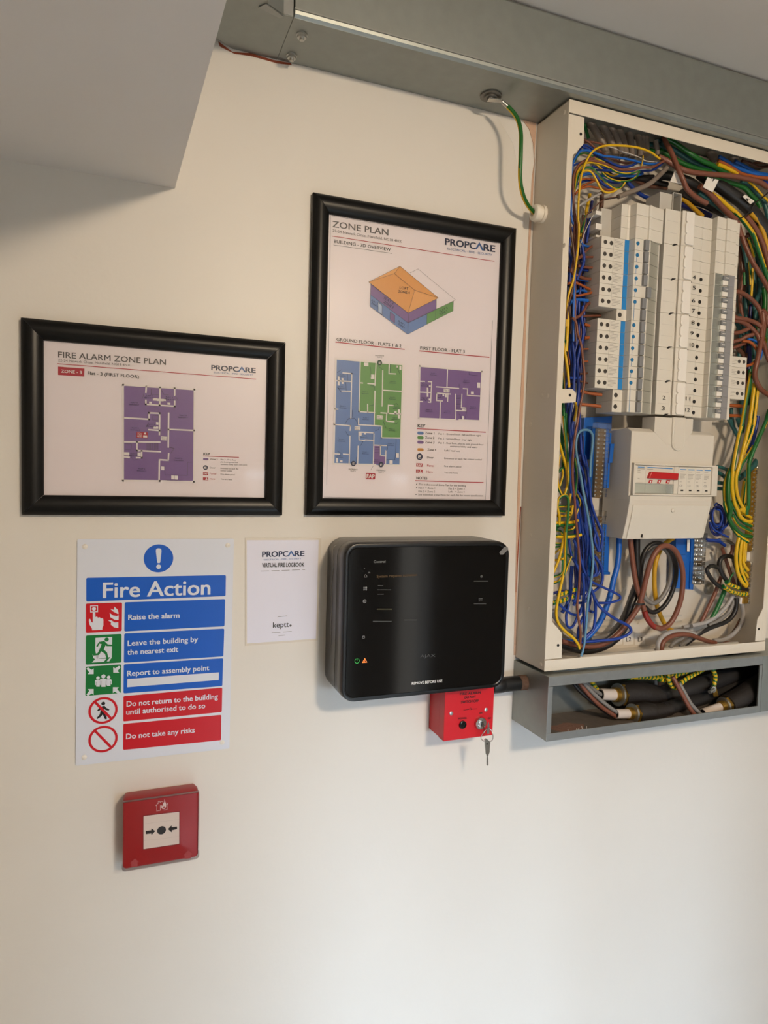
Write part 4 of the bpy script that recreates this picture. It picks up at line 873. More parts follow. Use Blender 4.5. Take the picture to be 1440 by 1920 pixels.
# ------------------------------------------------------------------ breakers: right column
YR, YRN = -.073, -.085
zR0 = P(1356.5, 525, YRN).z; pR = (zR0-P(1342, 774, YRN).z)/12; hR = pR/2-.00012
ra_, rb_, rc2, rd_, re_, rf_, rg_, rh_ = X(1303, 690, YR), X(1318, 690, YR), X(1329.5, 690, YRN), X(1334, 690, YRN-.001), X(1344.5, 690, YRN), X(1354, 690, YRN), X(1367, 690, YRN), X(1372.5, 690, -.076)
def mcb_right(rcbo=False):
    t = thing('circuit_breaker' if not rcbo else 'residual_breaker', '', 'breaker', (ra_, -.03, zR0))
    pr = [(ra_, -.030), (ra_, YR), (rb_, YR), (rb_+.0012, YR+.001), (rb_+.0024, YR), (rc2, YRN), (rg_, YRN), (rg_+.001, -.076), (rh_, -.076), (rh_, -.030)]
    xz_prism(MB(), pr, zR0-hR, zR0+hR).build('body', M_DEV, t, bevel=.0004)
    MB().cyl((ra_+.0022, YR+.0002, zR0-.001), (0, -1, 0), .0031, .0006, 14).build('terminal_screw', M_DARK, t)
    MB().box(rc2+.0016, re_-.0003, YRN-.0016, YRN-.0002, zR0-hR, zR0+hR*.96).build('label_window', M_CLEAR, t, bevel=.0005)
    MB().box(re_, rf_, YRN-.0022, YRN, zR0-hR*.95, zR0-.001).build('toggle_slot', M_WHITE, t, bevel=.0004)
    xz_prism(MB(), [(re_-.0006, YRN), (re_, YRN-.0042), (rf_, YRN-.0048), (rf_+.0004, YRN)], zR0-.0008, zR0+hR*.75).build('toggle', M_GREYT, t, bevel=.0006)
    MB().box(re_+.0025, rf_-.0022, YRN-.0050, YRN-.0040, zR0+.0020, zR0+.0032).build('toggle_mark', M_WHITE, t)
    MB().box(rf_+.0006, rg_-.0006, YRN-.0012, YRN+.0002, zR0-hR, zR0+hR).build('grey_strip', mat('strip_grey', (140, 140, 143), .45, vary=.03), t)
    if rcbo:
        x0, x1 = rh_-.002, X(1398, 700, -.070)
        MB().box(x0, x1, -.071, -.035, zR0-hR, zR0+hR).build('terminal_block', M_DEV, t, bevel=.0004)
        for px in (1384.5, 1393.5): MB().lathe((X(px, 700, -.071), -.0708, zR0+.001), (0, -1, 0), [(0, .0031), (.0006, .0031), (.0007, .0025), (.0004, .0024)], 14).build('terminal_screw', mat('terminal_recess', (70, 66, 62)), t)
        MB().box(x0+.0008, x0+.0042, -.0716, -.071, zR0+.002, zR0+hR*.8).build('test_button', M_TEALDOT, t)
        l_ = MB()
        for k in range(4): l_.box(x0+.006, x0+.006+(.010, .013, .009, .012)[k], -.07115, -.071, zR0+.004-k*.0026, zR0+.0046-k*.0026)
        l_.build('small_print', mat('faint_print', (168, 162, 154)), t)
    return t
names = ['beside handwritten number four', 'beside handwritten number five', 'beside handwritten number six', 'beside handwritten number seven', 'beside handwritten number eight', 'beside handwritten number nine', 'beside handwritten number ten', 'topmost', 'second from the top', 'third from the top', 'lowest', 'beside handwritten number eleven', 'beside handwritten number twelve']
m0 = mcb_right(); r0 = mcb_right(True); G_R = 'breakers in the right column'
first = True
for k in (0, 1, 2, 3, 4, 5, 6, 11, 12):
    lab = 'right column breaker ' + names[k]
    if first: m0['label'] = lab; m0['group'] = G_R; first = False
    else: copy_tree(m0, m0.location+Vector((0, 0, -pR*k)), lab, G_R)
r0.location.z = zR0-pR*7
for k in (7, 8, 9, 10):
    lab = '%s of four breakers with terminal blocks at lower right' % names[k]
    if k == 7: r0['label'] = lab; r0['group'] = 'right column breakers with terminal blocks'
    else: copy_tree(r0, r0.location+Vector((0, 0, -pR*(k-7))), lab, r0['group'])
def blank_right():
    t = thing('blanking_module', '', 'blanking module', (ra_, -.03, zR0))
    pr = [(ra_, -.030), (ra_, YR), (rb_, YR), (rb_+.0012, YR+.0012), (rb_+.003, YR), (rc2, YRN), (rd_+.006, YRN), (rd_+.0066, YRN+.0014), (re_+.003, YRN+.0014), (re_+.0036, YRN-.0012), (rf_, YRN-.0012), (rf_+.0006, YRN+.0012), (rg_, YRN+.0004), (rg_+.0005, -.078), (rh_-.003, -.078), (rh_-.003, -.070), (rh_+.004, -.070), (rh_+.004, -.030)]
    xz_prism(MB(), pr, zR0-hR, zR0+hR).build('body', M_DEV, t, bevel=.0004); return t
b0 = blank_right()
for k in range(1, 6):
    lab = '%s of the five blank modules at the top of the right column' % ('lowest', 'second from the bottom', 'middle one', 'second from the top', 'topmost')[k-1]
    if k == 1: b0.location.z = zR0+pR; b0['label'] = lab; b0['group'] = 'blank modules, right column'
    else: copy_tree(b0, b0.location+Vector((0, 0, pR*(k-1))), lab, b0['group'])

# ------------------------------------------------------------------ busbar covers between the columns
YB = -.074
zB0 = P(1263, 459, YB).z; pB = (zB0-P(1250, 715, YB).z)/4
ba, bb, bc, bd_, be = X(1239.6, 560, YB), X(1266, 560, YB), X(1271.6, 560, -.079), X(1295, 560, -.079), X(1311.5, 560, YB+.002)
def busbar():
    t = thing('busbar_cover', '', 'busbar cover', (ba, -.03, zB0)); z0, z1 = zB0+.00015, zB0+pB-.00015
    pr = [(ba, -.030), (ba, YB), (bb, YB), (bb+.0012, YB-.0012), (bb+.003, YB), (bc, -.079), (bc+.003, -.0795), (bd_-.0025, -.0795), (bd_, -.078), (bd_+.0012, YB), (be, YB+.0015), (be, -.030)]
    xz_prism(MB(), pr, z0, z1).build('body', M_DEV, t, bevel=.0004)
    xl0, xl1 = bc+.0055, bd_-.0035; out = []
    zz = lambda u: z0+.0012+(z1-z0-.0024)*u
    n = 24
    for i in range(n+1):
        u = i/n; out.append((xl1, zz(u)))
    for i in range(n, -1, -1):
        u = i/n; f = abs(((u*3) % 1.0)-.5)*2 if 0 < u < 1 else 1
        out.append((xl0+.0028*max(0, f-.72)/.28, zz(u)))
    lp = [(x, -.0795, z) for x, z in out]
    MB().prism(lp, (0, .0008, 0), (0, -.0028, 0)).build('ridge', M_WHITE, t, bevel=.0007)
    for k in (1, 2): MB().box(ba+.004, bb-.003, YB-.00012, YB+.0002, z0+(z1-z0)*k/3-.00025, z0+(z1-z0)*k/3+.00025).build('way_line', M_DEV2, t)
    for k in (1, 2): MB().box(bd_+.002, be-.001, YB-.00012, YB+.0016, z0+(z1-z0)*k/3-.00025, z0+(z1-z0)*k/3+.00025).build('way_line', M_DEV2, t)
    d = (bb-.0125, bb-.0005)
    MB().prism([(d[0], YB-.0002, z0-.0018), (d[0]+.003, YB-.0002, z0-.0024), (d[1]-.0015, YB-.0002, z0+.0012), (d[1], YB-.0002, z0+.0022), (d[0]+.004, YB-.0002, z0+.0018)], (0, 0, 0), (0, .001, 0)).build('joint_notch', M_DARK, t)
    MB().box(bd_+.001, bd_+.0055, YB-.0004, YB+.001, z0-.0008, z0+.0012).build('joint_notch', M_DARK, t)
    return t
bz = busbar()
for k in range(6):
    lab = 'cream busbar cover segment, %s of six between the breaker columns' % ('topmost', 'second', 'third', 'fourth', 'fifth', 'lowest')[k]
    if k == 0: bz['label'] = lab; bz['group'] = 'busbar cover segments'
    else: copy_tree(bz, bz.location+Vector((0, 0, -pB*k)), lab, bz['group'])
# handwritten way numbers, as parts of the segment they are written on
segs = [o for o in C.objects if o.name.startswith('busbar_cover')]
for ch_, cx, cy, k in (('2', 1245, 749, 5), ('3', 1243.5, 769, 5), ('4', 1301.7, 523, 1), ('5', 1301.7, 543, 2), ('6', 1300.5, 567, 2), ('7', 1300.5, 586, 2), ('8', 1299.5, 608, 3), ('9', 1297.5, 628, 3), ('10', 1297.4, 650, 3), ('11', 1290.2, 751, 5), ('12', 1289.2, 772, 5)):
    p = Print(YB-.0002); wd = 3.0 if len(ch_) == 1 else 4.2
    p.text('way_number', M_INK, ch_, (cx-wd, cy), (cx+wd, cy+.3), cap=7.6, bold=-.005)
    root = segs[k]; before = set(o.name for o in root.children); ORG[root.name] = root.location.copy()
    p.build(root)
# busbar stub at the top
bs = thing('busbar_stub', 'short open grey duct end above the busbar covers', 'duct', (X(1256, 380, -.06), -.06, P(1256, 392, -.06).z))
s0, s1, s2 = X(1237, 380, -.062), X(1259.5, 380, -.062), X(1276, 380, -.062); zt, zb = P(1262, 361, -.062).z, P(1262, 393, -.062).z
m_ = MB(); m_.box(s0, s1, -.062, -.030, zb-.004, zt-.003); m_.build('busbar_block', M_DEV2, bs, bevel=.0004)
m_ = MB(); m_.box(s1, s1+.0012, -.064, -.036, zb-.004, zt); m_.box(s2-.0012, s2, -.064, -.036, zb-.004, zt); m_.box(s1, s2, -.038, -.036, zb-.004, zt); m_.box(s1, s2, -.064, -.036, zt-.0012, zt)
m_.build('duct_end', M_DEV2, bs)
# comb of insulators behind the blanks
for i, (y0, y1) in enumerate(((394, 404), (418, 431), (440, 446))):
    a = P(1117.5, y0, -.052); c_ = P(1128.5, y1, -.052)
    o = MB().box(a.x, c_.x, -.052, -.030, c_.z, a.z).build('insulator_block', M_WHITE, bl0 if False else bs, bevel=.0004)
MB().box(X(1129, 420, -.050), xm, -.046, -.020, zL0+pL*.5, zL0+pL*3.4).build('comb_plate', M_DEV2, bs)

# ------------------------------------------------------------------ incomer shroud, main switch, surge modules
U = lambda x, y, d: P(1130+x/6.261, 770+y/6.261, d)
YS = -.076
sh = thing('incomer_shroud', 'large light grey plastic shroud below the breakers around the red main switch', 'cover', U(800, 1500, -.04))
def up(pts, d): return [U(x, y, d) for x, y in pts]
blk = MB()
xl = U(335, 400, YS).x; xr = U(1308, 400, YS).x; ztop = U(335, 195, YS).z; zmid = U(335, 615, YS).z; zbot = U(290, 1505, -.066).z
prf = [(-.012, ztop-.004), (-.066, ztop), (YS, ztop-.006), (YS, zmid-.060), (-.012, zmid-.060)]
blk.prism([(xl, y, z) for y, z in prf], (0, 0, 0), (xr-xl, 0, 0))
blk.build('upper_cover', M_SHROUD, sh, bevel=.0014, seg=3)
tn = MB(); tx0, tx1 = U(612, 130, YS).x, U(1062, 130, YS).x; zt_ = U(700, 75, YS).z
tn.prism([(tx0, YS-.0004, zt_), (tx1, YS-.0004, zt_), (tx1, YS-.0004, U(1060, 250, YS).z), (U(945, 400, YS).x, YS-.0004, U(945, 400, YS).z), (U(745, 400, YS).x, YS-.0004, U(745, 400, YS).z), (tx0, YS-.0004, U(612, 250, YS).z)], (0, 0, 0), (0, .03, 0))
tn.build('neck', M_SHROUD, sh, bevel=.0008)
cx_ = (U(805, 250, YS).x+U(955, 250, YS).x)/2; hw = (U(955, 250, YS).x-U(805, 250, YS).x)/2; zc_ = U(870, 375, YS).z
tg = [(cx_-hw, zt_+.001), (cx_-hw, zc_)]+[(cx_-hw*math.cos(a), zc_-hw*math.sin(a)) for a in (math.pi*k/10 for k in range(1, 10))]+[(cx_+hw, zc_), (cx_+hw, zt_+.001)]
MB().prism([(x, YS, z) for x, z in tg], (0, .002, 0), (0, -.0034, 0)).build('tongue', M_DEV, sh, bevel=.0010)
it = [(cx_+(x-cx_)*.80, zc_+(z-zc_)*(.80 if z < zc_ else 1)) for x, z in tg]
MB().prism([(x, YS-.0034, z-.0006) for x, z in it], (0, .0006, 0), (0, -.0005, 0)).build('tongue_face', M_SHROUD, sh, bevel=.0004)
# bezel round the switches
wx0, wx1, wz1, wz0 = U(388, 640, -.081).x, U(1288, 660, -.081).x, U(400, 634, -.081).z, U(390, 975, -.081).z
bx0, bx1, bz1, bz0 = wx0-.0040, U(1343, 800, -.081).x, U(385, 610, -.081).z, U(360, 992, -.081).z
bz_ = MB(); bz_.box(bx0, bx1, -.0822, -.060, wz1, bz1); bz_.box(bx0, bx1, -.0822, -.060, bz0, wz0); bz_.box(bx0, wx0, -.0822, -.060, wz0, wz1); bz_.box(wx1, bx1, -.0822, -.060, wz0, wz1)
bz_.build('bezel', M_SHROUD, sh, bevel=.0006)
# lower door, leaning back towards its foot
lx0, lx1 = U(320, 1020, -.079).x, U(1280, 1020, -.079).x; lz1 = bz0-.0002; 
dr = [(-.012, lz1), (-.0795, lz1), (-.0795, lz1-.008), (-.0745, lz1-.036), (-.066, zbot), (-.012, zbot)]
MB().prism([(lx0, y, z) for y, z in dr], (0, 0, 0), (lx1-lx0, 0, 0)).build('lower_cover', M_SHROUD, sh, bevel=.0012, seg=3)
ix0, ix1 = lx0+.007, lx1-.0065
dr2 = [(-.0770, lz1-.0155), (-.0800, lz1-.0155), (-.0766, lz1-.036), (-.0680, zbot-.0003), (-.064, zbot-.0003)]
dd = MB().prism([(ix0, y, z) for y, z in dr2], (0, 0, 0), (ix1-ix0, 0, 0)).build('access_door', M_DEV, sh, bevel=.0006)
q = U(825, 1170, -.079); MB().lathe(q+Vector((0, .001, 0)), (0, -1, 0), [(0, .0036), (.0014, .0036), (.0022, .0026), (.0023, .001)], 16).build('door_catch', M_DEV, dd, smooth_=40)
q = U(455, 1470, -.0695); MB().box(q.x-.0008, q.x+.0008, -.0715, -.066, q.z-.003, q.z+.003).build('door_slot', M_DARK, dd)
# main switch
YM = -.0788
ms = thing('main_switch', 'three-pole main switch with a wide red handle', 'switch', ((wx0+U(830, 800, YM).x)/2, -.06, wz0))
xs = U(503, 800, YM).x; xe_ = U(832, 800, YM).x
MB().box(wx0+.0003, xs-.0002, YM, YS-.0003, wz0+.0004, wz1-.0004).build('auxiliary_body', M_DEV, ms, bevel=.0004)
MB().box(xs, xe_, YM, YS-.0003, wz0+.0004, wz1-.0004).build('switch_body', M_DEV, ms, bevel=.0004)
hb = [U(x, y, YM) for x, y in ((514, 792), (548, 716), (868, 736), (858, 814))]
h_ = MB().prism(hb, (0, .002, 0), (0, -.0055, 0)); h_.build('handle', mat('handle_red', (188, 16, 22), .35, vary=.03), ms, bevel=.0012)
p = Print(YM-.0004, (1130, 770), 6.261)
for i, x in enumerate((562, 664, 766)):
    p.poly('position_flag#%d' % i, mat('handle_red', (188, 16, 22)), [(x-28, 852), (x-14, 814), (x+26, 816), (x+12, 856)], 1)
    p.text('position_flag#%d' % i, M_PWHITE, 'I', (x-3, 843), (x+4, 843), cap=20, bold=.06, lift=3)
p.poly('brand_line#0', M_BLUEL, [(414, 657), (492, 661), (492, 670), (414, 666)]); p.poly('brand_line#1', M_BLUEL, [(525, 661), (820, 677), (820, 686), (525, 670)])
FPR = mat('faint_print', (168, 162, 154))
for x0, x1, y in ((414, 492, 680), (414, 440, 700), (414, 440, 720), (525, 590, 686), (414, 432, 795)): p.line('small_print', FPR, [(x0, y), (x1, y+3)], .9)
p.line('switch_line', M_DEV2, [(390, 842), (825, 868)], .6)
p.build(ms)
lw = MB(); a = U(392, 846, YM); b2 = U(822, 965, YM); lw.box(wx0+.0005, xe_-.0006, YM-.0022, YM-.0003, wz0+.001, a.z-.001); lw.build('label_window', M_CLEAR, ms, bevel=.0005)
# surge modules
sx0 = U(893, 800, YM-.001).x; sw = (wx1-sx0)/4
MB().box(xe_+.0004, sx0-.0002, YM-.0002, YS-.0003, wz0+.0004, wz1-.0004).build('blank_filler', M_DEV, sh, bevel=.0004)
def surge(i):
    t = thing('surge_module', '%s of the four white surge modules right of the red handle' % ('leftmost', 'second from the left', 'third from the left', 'rightmost')[i], 'surge protector', (sx0+sw*(i+.5), -.05, wz0), 'surge modules')
    x0 = sx0+sw*i
    MB().box(x0+.0001, x0+sw-.0001, YM-.0008, YS-.0003, wz0+.0004, wz1-.001).build('module_body', M_DEV, t, bevel=.0004)
    xo = x0+sw*.12; W2 = sw*.76; Z = lambda f: wz1-(wz1-wz0)*f; y1 = YM-.0010
    MB().box(xo, xo+W2, y1, YM-.0008, Z(.13), Z(.10)).build('brand_line', M_BLUEL, t)
    l_ = MB()
    for f, wf in ((.18, .6), (.27, 1), (.32, .8), (.36, .7), (.40, .8), (.44, .5), (.54, .35)): l_.box(xo, xo+W2*wf, y1, YM-.0008, Z(f+.016), Z(f))
    l_.build('small_print', FPR, t)
    V, Fc = glyphs('CE', 0.0); l_ = MB(); k = sw*.42/1.35
    l_.idx([(xo+v[0]*k, y1-.0001, Z(.72)+v[1]*k*.85) for v in V], Fc); l_.build('approval_mark', mat('print_grey', (120, 116, 112), .5, vary=0), t)
    MB().box(x0+sw*.32, x0+sw*.62, y1-.0003, YM-.0008, Z(.88), Z(.83)).build('status_window', M_DARK, t)
for i in range(4): surge(i)

# ------------------------------------------------------------------ neutral bars and earth bars
def term_bar(name, label, pts4, y, n, cols, flip, grp):
    """clear-topped terminal strip: pts4 = px top-left, top-right, bottom-left, bottom-right"""
    tl, tr, bl, br = [P(a, b_, y) for a, b_ in pts4]
    t = thing(name, label, 'terminal bar', (bl+br)/2, grp)
    q = [tl, tr, br, bl]
    MB().prism(q, (0, .008, 0), (0, .012, 0)).build('carrier', M_BLUEP, t)
    c0 = (tl+tr)/2; c1 = (bl+br)/2; wd = (tr-tl).length
    dv = (c1-c0).normalized()
    MB().prism([tl.lerp(tr, .2), tl.lerp(tr, .8), bl.lerp(br, .8), bl.lerp(br, .2)], (0, .0016, 0), (0, .0078, 0)).build('brass_bar', mat('dull_brass', (150, 122, 86), .4, .7, vary=.2, scale=300), t)
    proto = None
    for i in range(n):
        for cfr in cols:
            c = tl.lerp(tr, cfr).lerp(bl.lerp(br, cfr), (i+.5)/n)
            if proto is None:
                proto = MB().lathe(c+Vector((0, .0016, 0)), (0, -1, 0), [(0, .0021), (.0010, .0021), (.0014, .0014)], 8).build('terminal_screw', M_STEEL, t); pc = c
            else:
                o = proto.copy(); C.objects.link(o); o.parent = t; o.location = proto.location+(c-pc)
    for i in range(n):
        a = tl.lerp(bl, i/n); b2 = tr.lerp(br, i/n); c = tl.lerp(bl, (i+.86)/n); d = tr.lerp(br, (i+.86)/n)
        if i == 0:
            pm = MB().prism([a, b2, d, c], (0, -.0012, 0), (0, .001, 0)).build('clear_cell', M_CLEAR2, t); pa = a
        else:
            o = pm.copy(); C.objects.link(o); o.parent = t; o.location = pm.location+(a-pa)
    e = MB().prism([tl-dv*.010, tr-dv*.010, tr, tl], (0, -.0035, 0), (0, .008, 0)).build('end_cap', M_CLEAR2, t, bevel=.0006)
    return t
NG = 'clear-topped neutral bars'
term_bar('neutral_bar', 'clear-topped neutral terminal bar left of the grey shroud, upper of two', ((1117, 803), (1143, 805), (1110, 932), (1134, 935)), -.048, 16, (.28, .72), False, NG)
term_bar('neutral_bar', 'clear-topped neutral terminal bar left of the grey shroud, lower of two', ((1113, 968), (1135, 969), (1108, 1100), (1129, 1102)), -.040, 14, (.28, .72), False, NG)
term_bar('neutral_bar', 'clear-topped neutral terminal bar below the grey shroud beside the blue holder', ((1303, 1010), (1324, 1010), (1298, 1096), (1321, 1097)), -.034, 10, (.3, .7), False, NG)
def holder(label, pts, d0, d1, extra=None):
    t = thing('bar_holder', label, 'holder', P(pts[0][0], pts[2][1], d0), 'blue plastic bar holders')
    MB().prism([P(x, y, d0) for x, y in pts], (0, 0, 0), (0, d1-d0, 0)).build('holder_plate', M_BLUEP, t, bevel=.0006)
    if extra:
        for k, e in enumerate(extra): MB().prism([P(x, y, d0) for x, y in e], (0, -.003, 0), (0, .001, 0)).build('holder_clip', M_BLUEP, t, bevel=.0005)
    return t
holder('dark blue plastic holder behind the upper left neutral bar', [(1096, 783), (1148, 780), (1143, 860), (1091, 862)], -.022, -.010)
holder('narrow blue plastic holder standing between upper neutral bar and grey shroud', [(1137, 812), (1147, 812), (1142, 915), (1132, 915)], -.036, -.020, [[(1143, 832), (1150, 832), (1146, 868), (1140, 868)]])
holder('blue plastic holder below the left neutral bars', [(1130, 982), (1143, 985), (1141, 1075), (1128, 1075)], -.026, -.010, [[(1128, 1072), (1142, 1072), (1142, 1077), (1128, 1077)]])
hr = holder('broad blue plastic holder below the grey shroud with a small white label', [(1268, 1009), (1302, 1009), (1300, 1106), (1266, 1103)], -.026, -.010, [[(1272, 1040), (1285, 1040), (1284, 1066), (1271, 1066)], [(1294, 1011), (1300, 1011), (1297, 1104), (1291, 1104)]])
MB().prism([P(x, y, -.0295) for x, y in ((1288.5, 1012), (1293.5, 1012), (1292.5, 1034), (1288, 1034))], (0, -.0003, 0), (0, 0, 0)).build('holder_label', M_WHITE, hr)
def earth_bar(label, t0, t1, wpx, ns, y):
    a = P(*t0, y); b2 = P(*t1, y); t = thing('earth_bar', label, 'terminal bar', b2, 'brass earth bars')
    wd = wpx/1130.0
    MB().prism([a+Vector((-wd/2, 0, .004)), a+Vector((wd/2, 0, .004)), b2+Vector((wd/2, 0, -.004)), b2+Vector((-wd/2, 0, -.004))], (0, 0, 0), (0, .007, 0)).build('brass_bar', M_BRASS, t, bevel=.0004)
    pm = None
    for i in range(ns):
        c = a.lerp(b2, i/(ns-1))+Vector((.0085, 0, 0)); big = i in (0, ns-1)
        if big:
            MB().lathe(c, (0, -1, 0), [(0, .0046), (.0024, .0046), (.0034, .003), (.0035, .0012), (.0026, .001)], 14).build('fixing_screw', M_STEEL, t, smooth_=40); continue
        for off, nm in ((0, 0), (-.0085, 1)):
            if pm is None or nm == 1 and i == 1:
                o = MB().lathe(c+Vector((off, 0, 0)), (0, -1, 0), [(0, (.0037, .0018)[nm]), (.0022-.0012*nm, (.0037, .0018)[nm]), (.0028-.0014*nm, (.0022, .0010)[nm])], 10).build('clamp_screw', M_STEEL if nm == 0 else M_ZINC, t, smooth_=40)
                if nm == 0: pm, pc = o, c
                else: pm2, pc2 = o, c
            else:
                src, pcx = (pm, pc) if nm == 0 else (pm2, pc2)
                o = src.copy(); C.objects.link(o); o.parent = t; o.location = src.location+(c-pcx)
    return t
eb = earth_bar('long brass earth bar with screws inside the right of the cabinet', (1414, 877), (1405, 1030), 12, 18, -.045)
eb2 = earth_bar('short brass earth bar at lower right, bright screw at each end', (1402.5, 1058), (1398, 1128), 11, 8, -.045)
sp = [P(x, y, -.040) for x, y in ((1400, 1035), (1416, 1036), (1415, 1052), (1399, 1051))]
MB().prism(sp, (0, -.0015, 0), (0, .004, 0)).build('bar_support', M_WHITE, eb2)
sp = [P(x, y, -.040) for x, y in ((1387, 1120), (1394, 1120), (1393, 1133), (1386, 1132))]
MB().prism(sp, (0, -.0015, 0), (0, .004, 0)).build('bar_support', M_WHITE, eb2)
# ------------------------------------------------------------------ lower trunking and armoured cables
LX0, LZ0, LZ1, LD = .4290, -.3785, -.2778, .0985
LX1 = X(1426, 1290, -LD); LXE = 1.75
lt = thing('lower_trunking', 'open galvanised trunking box fixed under the cream cabinet', 'trunking', (.65, -.05, LZ0))
MB().box(LX0, LX0+.0014, -LD, -.0005, LZ0, LZ1).build('end_panel', M_GALV, lt, bevel=.0005)
MB().box(LX0+.0014, LXE, -.0022, -.0006, LZ0, LZ1).build('back_panel', M_GALV, lt)
MB().box(LX0+.0014, LXE, -LD, -.0022, LZ0, LZ0+.0014).build('bottom_panel', mat('dusty_steel', (112, 102, 94), .7, .2, vary=.25, scale=60, bump=.15), lt)
tp_ = MB(); tp_.box(LX0+.0014, LXE, -LD, -.080, LZ1-.0014, LZ1); tp_.box(LX0+.0014, LXE, -.020, -.0022, LZ1-.0014, LZ1); tp_.box(LX0+.0014, LX0+.025, -.080, -.020, LZ1-.0014, LZ1); tp_.box(.86, LXE, -.080, -.020, LZ1-.0014, LZ1)
tp_.build('top_panel', M_GALV, lt)
MB().box(LX0-.0002, LX1+.012, -LD-.0014, -LD+.0002, LZ1-.0150, LZ1+.0003).build('top_flange', M_GALV2, lt, bevel=.0005)
MB().box(LX0-.0002, LX1+.004, -LD-.0014, -LD+.0002, LZ0-.0003, LZ0+.0118).build('bottom_flange', M_GALV2, lt, bevel=.0005)
MB().box(LX0-.0002, LX0+.0082, -LD-.0010, -LD+.0003, LZ0+.012, LZ1-.0156).build('end_flange', M_GALV2, lt, bevel=.0005)
MB().box(LX1, LXE, -LD-.0020, -LD-.0006, LZ0+.0008, LZ1-.0002).build('trunking_lid', M_GALV, lt, bevel=.0005)
MB().box(LX1-.0060, LX1+.0010, -LD-.0012, -LD+.0012, LZ0+.001, LZ1-.016).build('coupling_flange', M_GALV2, lt)
Mx = lambda x, y, d: P(1030+x/6.857, 1220+y/6.857, d)
Nx = lambda x, y, d: P(1220+x/6.5454, 1220+y/6.5454, d)
dst = MB(); random.seed(3)
c0 = Mx(300, 960, -.075); zf = LZ0+.0015
ring = [Vector((c0.x+.030*math.cos(a)*(1+.2*math.sin(3*a)), -.066+.020*math.sin(a)*(1+.15*math.cos(5*a)), zf)) for a in (2*math.pi*k/22 for k in range(22))]
dst.prism(ring, (0, 0, 0), (0, 0, .0003)); dst.build('brick_dust', mat('brick_dust', (138, 104, 90), .9, vary=.4, scale=350, bump=.5), lt)
for i in range(7):
    x = c0.x-.012+.006*i+random.uniform(-.002, .002); y = -.082+random.uniform(-.003, .004)
    MB().cyl((x, y, zf+.0006), (random.uniform(-.5, .5), random.uniform(-.2, .2), (1.2, .3)[i % 2]), .0005, random.uniform(.003, .006), 6).build('wire_offcut', M_WHITE, lt)
def armoured(label, sheath, rings, shroud, cable, rs, rn, rsh, rc_):
    t = thing('armoured_cable', label, 'cable', sheath[0], 'armoured supply cables')
    ax = (sheath[1]-sheath[0]).normalized()
    s_ = MB(); L = (sheath[1]-sheath[0]).length
    s_.lathe(sheath[0], ax, [(.0003, rs*.82), (0, rs*.86), (0, rs), (L, rs)], 20); s_.build('inner_sheath', mat('inner_sheath', (214, 200, 190), .55, vary=.06), t, smooth_=40)
    MB().cyl(sheath[0]-ax*.0003, ax, rs*.8, .0005, 16).build('sheath_mouth', M_DARK, t)
    n0 = rings
    MB().lathe(n0, ax, [(-.006, rs*1.08), (-.006, rs*1.25), (0, rs*1.3), (.001, rs*1.3)], 24).build('brass_collar', M_BRASS, t, smooth_=40)
    MB().lathe(n0+ax*.001, ax, [(0, rs*1.3), (0, rn*.96), (.0035, rn*.96)], 24).build('lock_washer', M_ZINC, t, smooth_=40)
    MB().lathe(n0+ax*.0046, ax, [(0, rn*.8), (0, rn), (.006, rn), (.0065, rn*.9)], 6).build('gland_nut', M_BRASS, t)
    pts = [n0+ax*.0102]+shroud
    N_ = len(pts)
    MB().tube(pts, rsh, 18, sub=6, rfun=lambda f: rsh*(1 if f < .55 else 1-(1-rc_/rsh)*min(1, (f-.55)/.4))).build('shroud', M_RUBBER, t, smooth_=60)
    if cable: MB().tube(cable, rc_, 16, sub=6).build('cable_sheath', mat('cable_black', (40, 38, 38), .5, vary=.15, scale=80), t, smooth_=60)
    return t
d1, d2, d3 = -.034, -.066, -.076
armoured('black armoured cable with brass gland, rear left inside lower trunking', [Mx(655, 562, d1), Mx(855, 566, d1)], Mx(865, 566, d1), [Mx(1100, 545, d1), Mx(1300, 560, d1), Mx(1480, 570, d1)], [Mx(1400, 568, d1), Nx(250, 520, d1), Nx(700, 400, d1), Nx(1000, 300, d1+.004), Nx(1500, 150, d1+.01)], .0098, .0200, .0190, .0150)
armoured('black armoured cable with brass gland, front left inside lower trunking', [Mx(852, 812, d2), Mx(1030, 812, d2)], Mx(1048, 806, d2), [Mx(1250, 785, d2), Mx(1340, 790, d2), Nx(230, 712, d2)], [Nx(150, 720, d2), Nx(400, 650, d2+.012), Nx(650, 580, d2+.024), Nx(900, 480, d2+.030), Nx(1200, 350, d2+.034), Nx(1500, 230, d2+.036)], .0080, .0168, .0160, .0115)
armoured('brown-black armoured cable with brass gland at right end of lower trunking', [Nx(640, 765, d3), Nx(850, 690, d3)], Nx(885, 680, d3), [Nx(1120, 560, d3+.004), Nx(1300, 430, d3+.010), Nx(1500, 290, d3+.014)], None, .0075, .0158, .0175, .0150)
